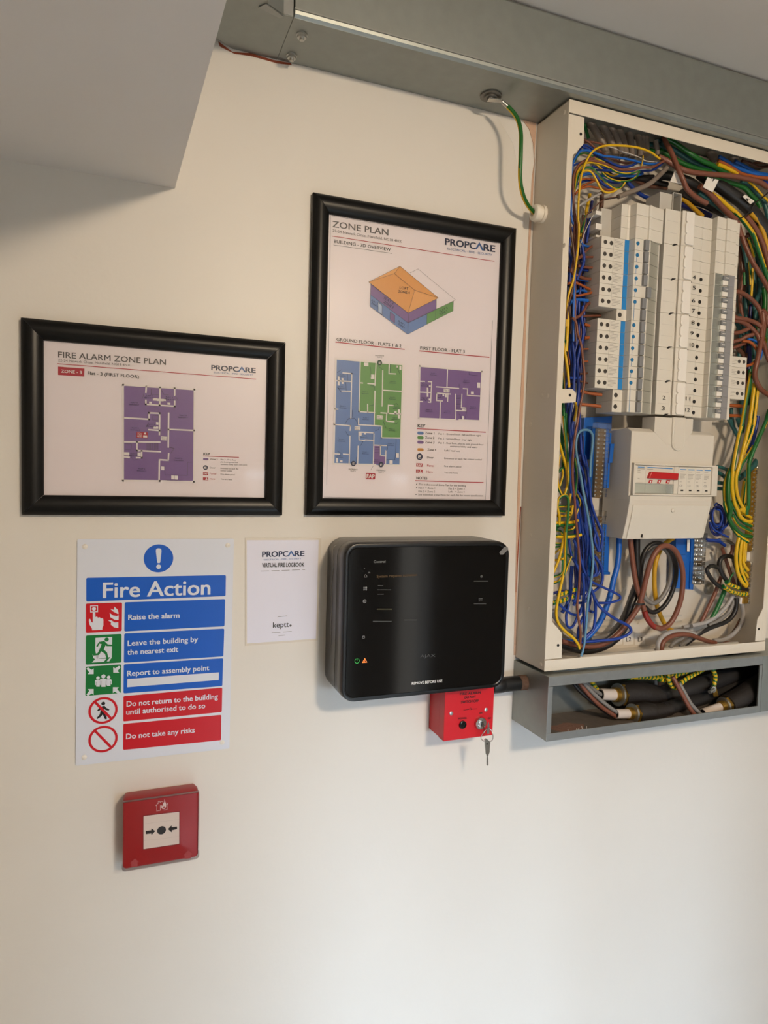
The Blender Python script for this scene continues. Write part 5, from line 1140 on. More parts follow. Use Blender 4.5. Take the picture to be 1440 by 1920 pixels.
# ------------------------------------------------------------------ the wiring
CROP = dict(A=(1060, 220, 7.579), B=(1250, 250, 7.579), C=(1040, 400, 7.2), D=(1040, 590, 7.2), E=(1230, 380, 6.857), F=(1230, 590, 6.857), G=(1320, 780, 10.667),
            H=(1300, 940, 6.4), I=(1160, 1000, 8.0), J=(1020, 980, 7.383), K=(1020, 770, 8.348), M=(1030, 1220, 6.857), N=(1220, 1220, 6.5454))
def wmat(n, rgb, r=.38): return mat('insulation_'+n, rgb, r, vary=.06, scale=60)
WM = dict(blue=wmat('blue', (22, 58, 150)), lblue=wmat('light_blue', (96, 142, 176)), sblue=wmat('bright_blue', (26, 100, 196)), navy=wmat('navy', (24, 30, 96)), brown=wmat('brown', (124, 74, 56)), dbrown=wmat('dark_brown', (96, 62, 46)),
          orange=wmat('orange_brown', (168, 88, 40)), grey=wmat('grey', (128, 124, 120)), lgrey=wmat('pale_grey', (168, 164, 162)), sheath=wmat('grey_sheath', (128, 116, 106)), black=wmat('black', (30, 28, 28)), green=wmat('green', (50, 116, 88)), teal=wmat('teal', (40, 92, 92)),
          fgreen=wmat('full_green', (24, 104, 48)), yellow=wmat('yellow', (208, 168, 22)), shaded_yellow=wmat('shaded_yellow', (206, 156, 30)), red=wmat('red_sleeve', (140, 40, 30)), white=wmat('white', (214, 208, 200)))  # the duller yellow is yellow insulation with shade put into its colour
YL, GR = wmat('yellow', (208, 168, 22)), wmat('full_green', (24, 104, 48))
COLN = dict(blue='blue', lblue='pale blue', sblue='bright blue', navy='navy blue', brown='brown', dbrown='dark brown', orange='orange-brown', grey='grey', lgrey='pale grey', sheath='grey sheathed', black='black', green='green', teal='teal green', fgreen='green', yellow='yellow', shaded_yellow='yellow', yg='green and yellow', spiral='green and yellow taped', white='white')
def path(s, d):
    pts = []; crop = None; raw = []
    for tok in s.split():
        if tok.isalpha(): crop = tok; continue
        a, b_ = tok.split(','); a, b_ = float(a), float(b_)
        if crop == 'Z': raw.append((a, b_))
        else: o = CROP[crop]; raw.append((o[0]+a/o[2], o[1]+b_/o[2]))
    n = len(raw)
    d = d if isinstance(d, (list, tuple)) else (d, d)
    for i, (x, y) in enumerate(raw):
        f = i/(n-1)*(len(d)-1); j = min(int(f), len(d)-2); y_ = d[j]+(d[j+1]-d[j])*(f-j)
        pts.append(P(x, y, -y_/1000.0))
    return pts
WN = 0
def pixels(s):
    out = []; crop = None
    for tok in s.split():
        if tok.isalpha(): crop = tok; continue
        a, b_ = (float(v) for v in tok.split(','))
        if crop == 'Z': out.append((a, b_))
        else: o = CROP[crop]; out.append((o[0]+a/o[2], o[1]+b_/o[2]))
    return out
def shape_of(s):
    q = pixels(s); L = sum(math.dist(a, b_) for a, b_ in zip(q[:-1], q[1:])); ch = max(1, math.dist(q[0], q[-1])); dx, dy = q[-1][0]-q[0][0], q[-1][1]-q[0][1]
    if dy < 0: dx, dy = -dx, -dy
    size = 'short and ' if L < 45 else ('long and ' if L > 200 else '')
    if L/ch > 1.7: return size+'looping'
    if dy > 2.6*abs(dx): return size+'upright'
    if abs(dx) > 2.2*dy: return size+'level'
    return size+('slanting to the right' if dx > 0 else 'slanting to the left')
def place_of(s, zone):
    if zone in ('low', 'coil', 'lead', 'flat'): return PLACE[zone]
    q = pixels(s); x = sum(a for a, _ in q)/len(q); y = sum(b_ for _, b_ in q)/len(q)
    if x < 1108:
        for lim, t in ((300, 'below the upper left corner tab'), (440, 'left of the blank modules'), (575, 'left of the upper breaker block'), (725, 'left of the lower breaker block'), (800, 'below the small left tab'), (950, 'left of the upper neutral bar'), (1060, 'left of the lower neutral bar'), (1140, 'above the lower left tab'), (3000, 'near the cabinet floor at left')):
            if y < lim: return t
    if x < 1265:
        if y < 285: return 'under the cabinet top at left'
        if y < 330: return 'above the left breaker column'
        if y < 700: return 'just above the left breakers'
        return 'beside the left neutral bars' if y < 1100 and x < 1150 else 'low in the cabinet at left'
    if x < 1372:
        if y < 310: return 'under the cabinet top at right'
        if y < 700: return 'above the right breaker column'
        if y < 930: return 'right of the surge modules'
        return 'between shroud and earth bars' if y < 1100 else 'low in the cabinet at right'
    for lim, t in ((330, 'at the upper right corner'), (470, 'above right of the right breakers'), (640, 'right of the right breaker column'), (780, 'beside the right terminal blocks'), (860, 'above the long earth bar'), (960, 'curving to the long earth bar'), (1050, 'between the two earth bars'), (1140, 'at the short earth bar'), (3000, 'near the cabinet floor at right')):
        if y < lim: return t
PLACE = {}
def wire(col, r, d, s, zone, label=None, cat='wire'):
    """r in mm, d depth(s) in mm in front of the wall"""
    global WN; WN += 1
    pts = path(s, d); m_ = MB(); n = 8 if r < 3 else 12; sub = 5
    ph = (WN*3) % n
    if col == 'yg':
        m_.tube(pts, r/1000, n, sub=sub, mfun=lambda i, k, L: 1 if ((k+ph+i*.07) % n) < n*.42 else 0); ms = [YL, GR]
    elif col == 'spiral':
        m_.tube(pts, r/1000, 12, sub=9, mfun=lambda i, k, L: 1 if ((L/.0075+k/12.0) % 1.0) < .42 else 0); ms = [YL, GR]
    else: m_.tube(pts, r/1000, n, sub=sub); ms = [WM[col]]
    o = m_.build('wire' if cat == 'wire' else 'cable', ms, None, smooth_=60)
    if label: tag(o, label, cat)
    else:
        l_ = '%s %s, %s, %s' % (COLN[col], cat, shape_of(s), place_of(s, zone))
        tag(o, l_, cat, l_)
    return o
PLACE.update(tl='fanned across the upper left corner of the cabinet', flat='dropping in at the top left of the cabinet', tr='sweeping through the upper right corner of the cabinet', lg='in the bundle left of the breakers', ll='hanging in the lower left of the cabinet', lead='entering a left column breaker',
             rl='leaving the right column of breakers', rg='in the bundle right of the breakers', eb='running to the brass earth bars', lr='in the lower right corner of the cabinet', loop='in the big loop below the grey shroud', low='inside the lower steel trunking', coil='in the coil right of the grey shroud', bh='behind the upper left wiring')
# upper left
wire('yellow', 1.7, (68, 74, 76, 75, 72), 'A 1345,592 1200,490 1000,425 750,400 560,405 420,460 330,560 260,720 215,900 190,1150 Z 1084,410 1085.5,424 1084,462 1079.6,497 1075,525 1066.5,551 1063,575 1062,612', 'tl', 'single bright yellow wire arching across the top left of the cabinet')
wire('yg', 1.6, (66, 70), 'A 130,1060 160,820 210,720 290,655 400,645 520,670 640,725 720,775 850,800 960,790 1030,765', 'tl')
wire('yg', 1.6, (68, 72), 'A 140,1020 170,830 230,750 310,710 390,730 450,790 520,870 600,940 690,1000 760,1010 820,960 845,925', 'tl')
wire('yg', 1.6, (68, 73), 'A 150,980 200,810 290,755 370,780 430,870 480,970 530,1040 600,1070 680,1055 730,1025', 'tl')
wire('yg', 1.6, (60, 64), 'A 520,780 580,840 680,890 780,910 880,905 960,880 1020,830 1055,765', 'tl')
wire('yg', 1.6, 56, 'A 125,640 180,545 260,510 340,530 420,580 480,600 560,640', 'tl')
wire('yg', 1.5, 46, 'A 330,560 430,660 520,740 600,800 680,830 760,800', 'tl')
wire('brown', 1.9, (64, 70, 62), 'Z 1078,640 1078,560 A 130,1440 112,1100 115,850 180,690 290,615 420,622 560,660 700,720 820,745 950,740 1080,715 1220,710 1300,680 1400,620', 'tl')
wire('brown', 1.9, (58, 62), 'A 120,900 170,720 250,640 330,600 420,570', 'tl')
wire('brown', 1.7, 48, 'A 270,320 340,360 430,440 520,500 600,560 690,600 800,640 900,650 1000,620', 'tl')
wire('brown', 1.5, 44, 'A 260,360 350,350 460,365 560,400', 'tl')
wire('brown', 1.7, 50, 'A 400,540 500,580 620,650 760,690 900,700', 'tl')
wire('orange', 1.7, 52, 'A 220,880 320,872 430,900 520,940', 'tl'); wire('orange', 1.7, 54, 'A 140,1090 230,990 320,940 420,905', 'tl')
wire('orange', 1.7, 56, 'A 180,1040 260,1000 360,985 480,1010 600,1030 700,1025', 'tl')
wire('sblue', 1.8, (66, 62, 56), 'Z 1075,640 1076,560 C 300,300 280,200 A 90,1440 80,1150 95,900 100,700 135,590 210,485 300,470 400,500 520,545 650,560 800,580 950,610 1100,650 1220,665 1320,650', 'tl')
wire('blue', 1.8, 54, 'A 240,420 330,460 480,560 600,620 720,680 830,705 930,690 1020,645', 'tl')
wire('blue', 1.8, 50, 'A 440,750 600,755 760,760 920,770 1080,760 1220,755 1310,710 1400,635', 'tl')
wire('sblue', 2.2, 42, 'A 230,830 340,800 450,830 600,830 800,830 980,835 1100,795', 'tl')
wire('blue', 1.8, 54, 'A 440,840 480,890 540,950 620,1000 700,1012', 'tl')
wire('blue', 1.8, 48, 'A 150,960 230,920 320,900 460,900 620,905 760,910', 'tl')
wire('blue', 1.7, 50, 'A 100,690 200,650 300,600 380,560', 'tl')
wire('blue', 1.7, 46, 'A 180,500 260,400 340,420 420,480', 'tl'); wire('blue', 1.7, 44, 'A 380,700 520,720 680,720 820,740', 'tl')
wire('blue', 1.7, 44, 'A 540,880 640,920 740,930 830,900', 'tl')
wire('white', .7, 58, 'A 800,480 950,530 1060,570 1150,620 1300,635', 'tl'); wire('yellow', .9, 62, 'A 1105,545 1102,600 1090,660 1080,705', 'tl')
wire('white', .8, 56, 'A 560,400 700,440 830,500 960,540', 'tl')
wire('sheath', 3.9, (60, 72, 70), 'A 1440,720 1330,830 1200,940 1060,1010 900,1070 750,1130', 'tl', 'grey sheathed cable curving down to the top of the left breakers', 'cable')
wire('dbrown', 1.0, 70, 'A 750,1128 640,1145 530,1180 420,1270 330,1360 270,1440 C 350,180', 'tl', 'thin brown wire coming out of the cut grey sheath')
wire('black', .9, 70, 'A 748,1136 650,1155 560,1175', 'tl')
wire('lgrey', 1.9, 66, 'A 190,1260 330,1170 510,1075', 'tl', 'thin grey wire slanting above the left column of breakers')
for s_, rr_ in (('A 330,40 430,200 520,350 570,480 610,580', 4.2), ('A 480,50 590,220 650,350 700,500 735,620', 4.0), ('A 570,60 680,200 740,330 780,440 800,540', 4.0), ('A 710,90 790,250 830,380 860,560', 4.2), ('A 880,125 910,260 930,380 945,580', 4.0), ('A 990,160 1040,300 1060,420 1062,560', 3.6), ('A 1070,180 1100,300 1100,440 1095,520', 3.0), ('A 1140,200 1140,330 1150,470 1150,540', 4.2)):
    wire('sheath', rr_*1.35, (34, 40), s_, 'flat', cat='cable')
wire('fgreen', 2.6, 30, 'A 270,80 300,200 330,300', 'bh'); wire('blue', 3.2, 20, 'A 880,920 970,1010 1060,1090 1180,1150 1330,1195 1440,1230', 'bh')
wire('dbrown', 3.0, 22, 'A 960,880 1100,950 1220,985 1440,1010', 'bh'); wire('dbrown', 3.6, 20, 'A 515,1060 515,1200 500,1340 C 600,60 600,160 600,300', 'bh')
wire('black', 5, 24, 'A 900,850 1100,880 1300,930 1440,960', 'bh'); wire('black', 4, 20, 'A 560,760 700,860 850,900 1050,860 1250,850', 'bh')
wire('yg', 2.6, 24, 'A 350,1090 330,1200 300,1330 C 430,60 390,200 350,320', 'bh'); wire('navy', 2.4, 26, 'A 380,1190 355,1350 C 470,40 450,250 430,400', 'bh')
# upper right
wire('green', 3.9, (46, 62, 60), 'B -60,40 0,80 120,140 260,240 400,330 520,400 640,450 760,520 870,570', 'tr', 'green earth cable lying uppermost across the top right of the cabinet', 'cable')
wire('teal', 4.6, (40, 56), 'B -80,120 60,215 200,300 350,400 500,470 640,520 760,560', 'tr', cat='cable')
wire('green', 4.0, (40, 54), 'B -100,240 0,300 150,390 300,460 450,510 620,545', 'tr', cat='cable')
wire('brown', 4.0, (52, 76, 72), 'B -40,60 0,150 60,260 120,400 180,540 240,680 290,790 380,880 480,950 570,995', 'tr', 'thick brown cable plunging diagonally in front of the green ones', 'cable')
wire('brown', 4.2, (56, 74, 74), 'B -120,330 0,385 100,450 220,510 350,550 550,575 750,590 950,610 1100,640 1250,670 1350,710 1440,770', 'tr', 'thick brown cable running level across the top right of the cabinet', 'cable')
wire('sblue', 3.4, (50, 60), 'B 740,330 850,400 980,480 1120,540 1250,580 1460,610', 'tr', cat='cable'); wire('sblue', 3.4, (46, 58), 'B 970,400 1100,470 1230,540 1350,580 1460,595', 'tr', cat='cable')
wire('orange', 3.0, (56, 66), 'B 730,390 850,450 960,515 1060,575 1200,610 1320,630 1460,640', 'tr', cat='cable'); wire('yellow', 3.3, 64, 'B 720,440 820,480 920,530 1000,580', 'tr', 'short bright yellow wire crossing under the level brown cable', 'wire')
wire('blue', 3.0, 52, 'B 1300,660 1380,690 1460,720', 'tr', cat='cable'); wire('dbrown', 2.4, 50, 'B 1070,390 1180,420 1300,480 1460,470', 'tr', cat='cable'); wire('dbrown', 2.4, 46, 'B 1180,440 1300,420 1460,420', 'tr', cat='cable')
wire('yellow', 2.0, 66, 'B 1150,670 1250,760 1340,860 1400,920 1460,975', 'tr')
wire('black', 10.5, (44, 58, 60), 'B 480,560 600,650 760,750 900,850 1050,960 1160,1060 1240,1140 1330,1260 1420,1400 1480,1560', 'tr', 'thick black mains tail with white number flags at upper right', 'cable')
wire('black', 7.5, (30, 50, 54), 'B -100,600 0,600 150,630 300,680 420,750 540,850', 'tr', 'black cable with a blank white flag behind the diagonal brown one', 'cable')
wire('green', 4.0, (54, 62), 'B 560,600 700,650 850,690 1000,730 1120,790 1200,880 1280,960 1330,1060', 'tr', cat='cable'); wire('teal', 4.0, (50, 58), 'B 1060,680 1200,780 1300,870 1370,960 1420,1100 1450,1250', 'tr', cat='cable')
wire('brown', 4.6, (66, 64, 58), 'B 470,750 580,830 680,930 760,1020 850,1110 930,1190 1000,1260 E 1090,430', 'tr', cat='cable')
wire('yg', 3.9, (60, 62), 'B 620,850 760,940 860,1030 960,1110 1060,1210 1150,1320 1230,1440 E 1300,560 1360,740 1410,900 1460,1060', 'tr', cat='cable')
wire('teal', 3.6, 56, 'B 450,840 560,920 660,1000 760,1070 860,1150', 'tr', cat='cable'); wire('brown', 4.4, (60, 60), 'B 1130,1180 1230,1310 1300,1430 E 1290,350 1370,520 1420,700 1460,860', 'tr', cat='cable')
wire('shaded_yellow', 4.2, (62, 60), 'B 1190,1130 1300,1250 1350,1350 1385,1450 E 1380,390 1425,560 1460,720', 'tr', cat='cable'); wire('shaded_yellow', 3.6, 30, 'B 200,915 300,990 400,1080 510,1180', 'tr', cat='cable')
wire('navy', 5.0, 24, 'B 190,1000 330,1060 480,1110 620,1180', 'tr', cat='cable'); wire('black', 8.0, 30, 'B 200,860 400,950 600,1020 820,1130', 'tr', cat='cable')
wire('sheath', 7.0, (36, 44), 'B 570,170 640,300 695,390', 'tr', 'cut grey conduit end with blue core, top right of the cabinet', 'cable'); wire('sheath', 6.0, (36, 42), 'B 860,250 930,340 990,400', 'tr', 'second cut grey conduit end, nearest the right edge of the photo', 'cable')
wire('green', 4, 40, 'A 1180,470 1300,490 1440,510', 'tr', cat='cable'); wire('teal', 4, 36, 'A 1190,240 1280,280 1360,360 1440,420', 'tr', cat='cable'); wire('sheath', 4, 44, 'A 1280,330 1300,430 1310,540', 'tr', cat='cable')
wire('teal', 4, 34, 'A 1180,390 1280,400 1440,460', 'tr', cat='cable')
# number flags and ties on the black tails
def flag(label, pts, d, txt=None, rot=None):
    t = thing('cable_flag', label, 'cable marker', P(pts[0][0], pts[0][1], -d/1000), None)
    q = [P(x, y, -d/1000) for x, y in pts]; mid = (q[0]+q[1]+q[2]+q[3])/4
    MB().prism(q, (0, -.0004, 0), (0, .0004, 0)).build('flag_sheet', M_WHITE, t)
    if txt:
        p = Print(-d/1000-.0006); p.text('flag_lettering', M_INK, txt, rot[0], rot[1], cap=rot[2], bold=.02); p.build(t)
bq = lambda x, y: (1250+x/7.579, 250+y/7.579)
flag('blank white paper flag on the black cable at top of cabinet', [bq(110, 540), bq(215, 640), bq(210, 722), bq(48, 690)], 66)
flag('white cable flag numbered 2', [bq(580, 625), bq(738, 665), bq(650, 838), bq(515, 765)], 72, '2', (bq(655, 685), bq(695, 640), 8))
flag('white cable flag marked L on the black tail', [bq(1110, 870), bq(1245, 965), bq(1190, 1008), bq(1080, 900)], 71, 'L', (bq(1150, 965), bq(1190, 925), 6))
def tie(label, s, d, r=1.1):
    o = MB().tube(path(s, d), r/1000, 6, sub=4).build('cable_tie', M_BLACKP, None, smooth_=60); tag(o, label, 'cable tie'); return o
tie('black cable tie strapped round cables in the upper right corner of the cabinet', 'B 1010,1235 1130,1155 1200,1090 1240,1000 1340,930 1450,835', (64, 72, 72))
# breaker leads, left
for col, r, d, s_ in (('brown', 2.0, (46, 52), 'C 560,412 480,460 400,530 350,590 310,620'), ('brown', 2.0, 50, 'C 545,590 420,592 310,590'), ('brown', 2.2, 50, 'C 530,735 430,730 310,710'), ('brown', 2.8, (46, 56), 'C 530,895 400,880 300,840 220,790 165,735'),
    ('orange', 2.0, (46, 58), 'C 530,1055 440,1010 340,960 250,930 165,955'), ('orange', 2.0, (50, 62), 'C 525,1062 430,1090 330,1110 210,1112'), ('sblue', 2.0, 46, 'C 430,1060 350,1040 290,1060 220,1100'), ('brown', 2.4, (46, 60), 'C 520,1205 440,1230 400,1300 330,1390 210,1420'),
    ('sblue', 2.6, 50, 'C 450,1180 340,1165 250,1170 190,1240'), ('brown', 2.0, 40, 'C 620,1378 480,1385 350,1392'), ('sblue', 1.8, 44, 'C 470,450 390,430 345,360'), ('sblue', 2.0, 46, 'C 450,910 330,890 240,850 165,800'),
    ('orange', 2.4, 50, 'D 512,150 460,148 400,128'), ('orange', 2.6, 50, 'D 510,305 400,316'), ('orange', 1.3, 50, 'D 495,462 365,465'), ('orange', 1.5, 50, 'D 485,630 380,632'), ('dbrown', 1.5, 50, 'D 470,788 340,800'), ('dbrown', 1.5, 52, 'D 465,930 340,898 290,908 195,950'),
    ('orange', 2.8, (52, 44), 'D 635,1083 500,1065 340,1030'), ('orange', 2.8, (52, 44), 'D 625,1240 500,1225 350,1212')):
    wire(col, r, d, s_, 'lead')
# bundle left of the breakers
for col, r, d, s_ in (('brown', 1.9, 68, 'C 270,0 300,150 290,400 262,600 220,800'), ('dbrown', 1.4, 74, 'C 205,40 220,250 250,450 270,700 260,900 230,1080 180,1250 D 165,60'), ('blue', 2.2, 34, 'C 480,60 450,250 430,400'),
    ('blue', 2.2, 56, 'C 210,330 200,500 220,650 210,800 200,950'), ('blue', 2.4, 52, 'C 370,430 395,600 380,700 330,820 300,900'), ('blue', 2.0, 44, 'C 190,520 240,640 300,700 380,760 440,770'), ('blue', 2.2, 50, 'C 230,180 270,300 285,420'), ('navy', 2.4, 40, 'C 340,470 350,620 400,720 460,780'),
    ('blue', 2.5, (56, 58, 62), 'C 300,1180 280,1320 D 262,120 240,350 270,600 260,850 250,1100 K 400,150 420,500 400,900 440,1250 520,1600 560,1920 J 470,250 500,500'),
    ('blue', 2.5, (52, 58, 60), 'C 380,1250 D 365,50 390,250 330,500 300,700 320,950 310,1150 K 440,200 450,450 400,800 405,1100 440,1350'),
    ('blue', 2.5, 50, 'D 215,260 208,500 240,700 215,900 190,1100 K 370,100 380,300'), ('navy', 2.5, 46, 'C 230,1290 D 290,160 285,420 300,620 340,820 330,1000 K 470,60 470,300'),
    ('navy', 2.4, 44, 'D 400,60 410,200 380,380 360,560 350,800 340,1000'), ('blue', 2.2, 56, 'D 200,850 270,860 345,850'), ('navy', 2.4, 40, 'D 180,300 190,600 170,850 180,1100'),
    ('yg', 3.0, (66, 70), 'C 150,1230 165,1380 D 175,100 160,350 150,500'), ('yg', 2.2, (70, 74), 'D 120,380 140,520 165,680 185,850 195,985'), ('yg', 2.2, 60, 'D 105,780 120,900 125,1000'), ('yg', 1.8, 54, 'C 300,1180 280,1330 260,1430'),
    ('orange', 1.2, 48, 'D 180,480 195,600 200,680'), ('yg', 2.2, 40, 'C 410,30 390,150 360,260'), ('white', .6, 60, 'C 520,20 440,180 390,300 360,400'), ('dbrown', 1.8, 58, 'C 215,440 240,520 260,640'),
    ('yg', 2.6, (56, 62, 66), 'D 110,1180 130,1440 K 310,100 340,450 370,800 380,1100 330,1310'), ('yg', 2.4, (62, 66), 'K 230,480 310,750 370,1000 365,1200 320,1330'), ('yg', 2.2, 64, 'K 245,690 208,950 220,1180 285,1335'), ('yg', 2.2, 52, 'K 340,40 365,300 412,520'),
    ('yg', 1.9, 66, 'D 285,1180 292,1280 260,1440'), ('yg', 2.0, 66, 'K 475,740 512,1000 500,1200 480,1340'), ('yg', 2.0, 58, 'K 230,960 280,900 300,1000 250,1180'), ('fgreen', 2.6, 50, 'K 230,150 280,420 300,700 300,950')):
    wire(col, r, d, s_, 'lg')
wire('brown', 1.9, (72, 76, 80, 79, 78), 'D 240,40 290,110 310,250 360,420 385,650 402,850 380,1050 340,1250 310,1440 K 520,200 470,500 450,800 450,1100 480,1400 500,1700 520,1900 J 470,250 495,600 480,950 460,1150 480,1350 505,1500 500,1720', 'lg', 'long brown wire hanging down the front of the left bundle')
random.seed(21)
for i in range(16):      # the crowd of neutrals and lives behind the left bundle
    x0 = 1076+random.uniform(0, 24); x1 = x0-14+random.uniform(-6, 6); y0 = 400+random.uniform(0, 140); y1 = y0+random.uniform(180, 330); n = 6
    pts = ['%.1f,%.1f' % (x0+(x1-x0)*k/n+random.uniform(-4, 4), y0+(y1-y0)*k/n) for k in range(n+1)]
    wire(('navy', 'blue', 'blue', 'brown', 'navy', 'blue', 'dbrown', 'blue')[i % 8], random.uniform(1.8, 2.5), 14+2.2*i, 'Z '+' '.join(pts), 'lg')
for i in range(14):      # and behind the right bundle
    x0 = 1392+random.uniform(0, 40); x1 = x0-8+random.uniform(-8, 10); y0 = 430+random.uniform(0, 200); y1 = y0+random.uniform(150, 260); n = 5
    pts = ['%.1f,%.1f' % (x0+(x1-x0)*k/n+random.uniform(-4, 4), y0+(y1-y0)*k/n) for k in range(n+1)]
    wire(('teal', 'dbrown', 'teal', 'navy', 'green', 'teal', 'brown')[i % 7], random.uniform(2.6, 3.8), 10+1.6*i, 'Z '+' '.join(pts), 'rg')
for i in range(14):      # neutrals falling to the lower neutral bar
    x0 = 1066+random.uniform(0, 26); x1 = 1085+random.uniform(-10, 36); y0 = 770+random.uniform(0, 120); y1 = y0+random.uniform(180, 280); n = 6
    pts = ['%.1f,%.1f' % (x0+(x1-x0)*(k/n)**1.3+random.uniform(-3, 3), y0+(y1-y0)*k/n) for k in range(n+1)]
    wire(('blue', 'navy', 'blue')[i % 3], random.uniform(1.9, 2.4), 20+2.0*i, 'Z '+' '.join(pts), 'll')
# lower left
wire('yg', 2.3, (72, 78, 81, 78), 'K 240,1790 240,1650 210,1500 225,1400 280,1338 350,1332 382,1420 375,1600 355,1800 345,1920 J 305,150 298,400 290,620 250,800 210,980 178,1150 170,1280 205,1400 300,1510 400,1590 470,1680 490,1745', 'll', 'green and yellow wire with a hairpin bend, trailing to the cabinet floor')
for col, r, d, s_ in (('yg', 2.0, 70, 'K 175,1560 300,1580 420,1585'), ('yg', 2.2, 70, 'K 165,1750 350,1752 480,1740 535,1715'), ('yg', 2.0, 72, 'K 180,1795 330,1790 490,1780'), ('yg', 2.0, 68, 'K 220,1500 320,1498 420,1505'), ('yg', 2.4, 66, 'K 165,1640 290,1650 420,1630'),
    ('yg', 3.0, 72, 'J 140,190 300,195 400,188 510,165'), ('yg', 2.2, 68, 'J 140,30 250,35 340,28'), ('yg', 2.0, 66, 'J 135,290 290,292'), ('yg', 1.8, 66, 'J 130,345 300,318'), ('yg', 2.0, 66, 'J 130,520 200,515 280,490'), ('yellow', 2.2, 74, 'J 300,60 250,330 200,520 130,690'),
    ('yg', 2.0, 66, 'J 125,755 220,720 300,640 345,555'), ('yg', 1.4, 68, 'J 120,830 200,800 290,700 330,600 385,470'), ('yg', 1.4, 66, 'J 125,850 230,790 255,600 250,420'), ('yg', 2.0, 64, 'K 370,1750 430,1600 450,1480'), ('yg', 2.0, 62, 'J 330,110 400,90 440,30'), ('yg', 2.0, 60, 'J 150,100 240,130 260,240'), ('yg', 1.8, 56, 'J 140,430 200,380 260,330'), ('yg', 1.8, 56, 'J 330,440 370,480 390,400'),
    ('yg', 2.0, 60, 'K 420,1300 400,1400 380,1500'), ('yg', 2.0, 62, 'K 510,1310 560,1420 545,1500 500,1620'), ('yg', 2.0, 60, 'K 180,1850 260,1800 340,1860 430,1860 480,1800')):
    wire(col, r, d, s_, 'll')
for s_, d in (('J 190,1005 300,970 440,925', 52), ('J 115,1112 250,1080 405,1015', 54)): wire('spiral', 3.6, d, s_, 'll')
wire('lblue', 2.0, (66, 74, 79, 80, 79), 'K 722,1040 730,800 755,550 760,400 720,322 640,300 560,332 510,430 500,600 530,800 570,1000 620,1300 680,1600 710,1800 J 630,20 660,250 680,500 665,700 640,900 612,1050 595,1250 585,1400 572,1550 550,1720 515,1850', 'll', 'pale blue wire looping over and hanging to the cabinet floor')
for col, r, d, s_ in (('blue', 2.2, (50, 62), 'K 560,130 570,400 600,700 680,950 720,1250 740,1450 820,1700 910,1900'), ('blue', 2.2, (48, 60), 'K 540,800 620,1000 650,1200 720,1500 770,1750 800,1920 J 700,250 760,400'), ('blue', 2.2, (52, 62), 'K 520,900 580,1150 640,1400 660,1700 680,1920 J 590,350 575,560 600,720'),
    ('blue', 2.2, 60, 'K 510,1250 600,1400 640,1600 650,1920 J 560,200 590,400'), ('blue', 2.4, 62, 'K 500,1380 560,1600 610,1920 J 540,150'), ('blue', 2.0, 46, 'K 640,700 695,1000 690,1250 750,1480'), ('navy', 2.2, 44, 'K 560,1240 620,1330 680,1500 700,1700'), ('blue', 2.2, 56, 'K 480,1250 530,1420 560,1600 570,1900'),
    ('blue', 2.2, 62, 'J 340,220 380,450 460,600 500,700 545,820'), ('blue', 2.1, (64, 70, 66), 'J 410,240 480,400 520,550 570,700 640,800 720,850 850,910 960,960 1045,1010 1050,1060 980,1090 870,1110 755,1112'), ('blue', 2.2, 62, 'J 540,0 600,200 590,450 580,560 600,720'),
    ('blue', 2.2, 56, 'J 700,460 760,560 772,650 740,715 690,740'), ('blue', 2.2, 58, 'J 690,60 740,200 760,330 740,400'), ('blue', 2.2, 56, 'J 740,0 800,150 800,300 770,400'), ('blue', 2.2, 60, 'J 700,450 790,600 812,750 790,850 730,920 650,980 580,1080 500,1112 400,1080'),
    ('blue', 3.0, 56, 'J 385,600 370,800 362,1000 310,1150 250,1245'), ('blue', 2.1, 66, 'J 210,1130 300,1210 400,1270 490,1270 520,1180 560,1050 620,950'), ('blue', 2.5, 68, 'J 535,700 552,900 545,1150 555,1350 570,1600'), ('blue', 2.1, 62, 'J 520,1180 470,1280 420,1400 370,1452 320,1420 308,1280 345,1130'),
    ('blue', 2.5, 66, 'J 640,900 685,1000 712,1150 705,1350 680,1480 600,1560 540,1640'), ('blue', 2.5, (68, 76, 72, 60), 'J 710,1060 760,1150 880,1260 1000,1340 1100,1390 1180,1440 1203,1500 1140,1560 1000,1608 850,1625 700,1640 560,1650 420,1655'),
    ('navy', 2.4, 50, 'J 430,600 440,850 400,1000 330,950 200,960 120,980'), ('blue', 2.4, 54, 'J 480,600 470,850 440,1050 410,1150'), ('blue', 2.4, 52, 'J 610,750 640,1050 620,1200 680,1240'), ('navy', 2.4, 48, 'J 500,200 520,500 500,800 520,1000'), ('blue', 2.4, 58, 'J 640,200 650,450 700,560 720,700 650,760'), ('navy', 2.6, 46, 'J 440,900 470,1000 420,1100'), ('blue', 2.2, 50, 'J 470,1600 475,1480 540,1300')):
    wire(col, r, d, s_, 'll')
o = wire('sblue', 4.6, (30, 40, 46, 44, 40), 'Z 1162,990 J 1040,235 1035,420 1010,620 960,800 930,950 870,1150 800,1320 740,1430 650,1540 560,1620 450,1655 230,1640', 'll', 'thick blue tail curving from the grey shroud to the cabinet bottom', 'cable')
ORG[o.name] = o.location.copy(); MB().tube(path('J 963,790 930,950 870,1150 800,1330', (40, 45)), .0049, 12, sub=6).build('navy_sleeve', WM['navy'], o, smooth_=60)
wire('grey', 5.0, (30, 26), 'J 100,1220 200,1360 330,1490 450,1590 560,1650', 'll', 'dark grey cable behind the lower left corner tab', 'cable')
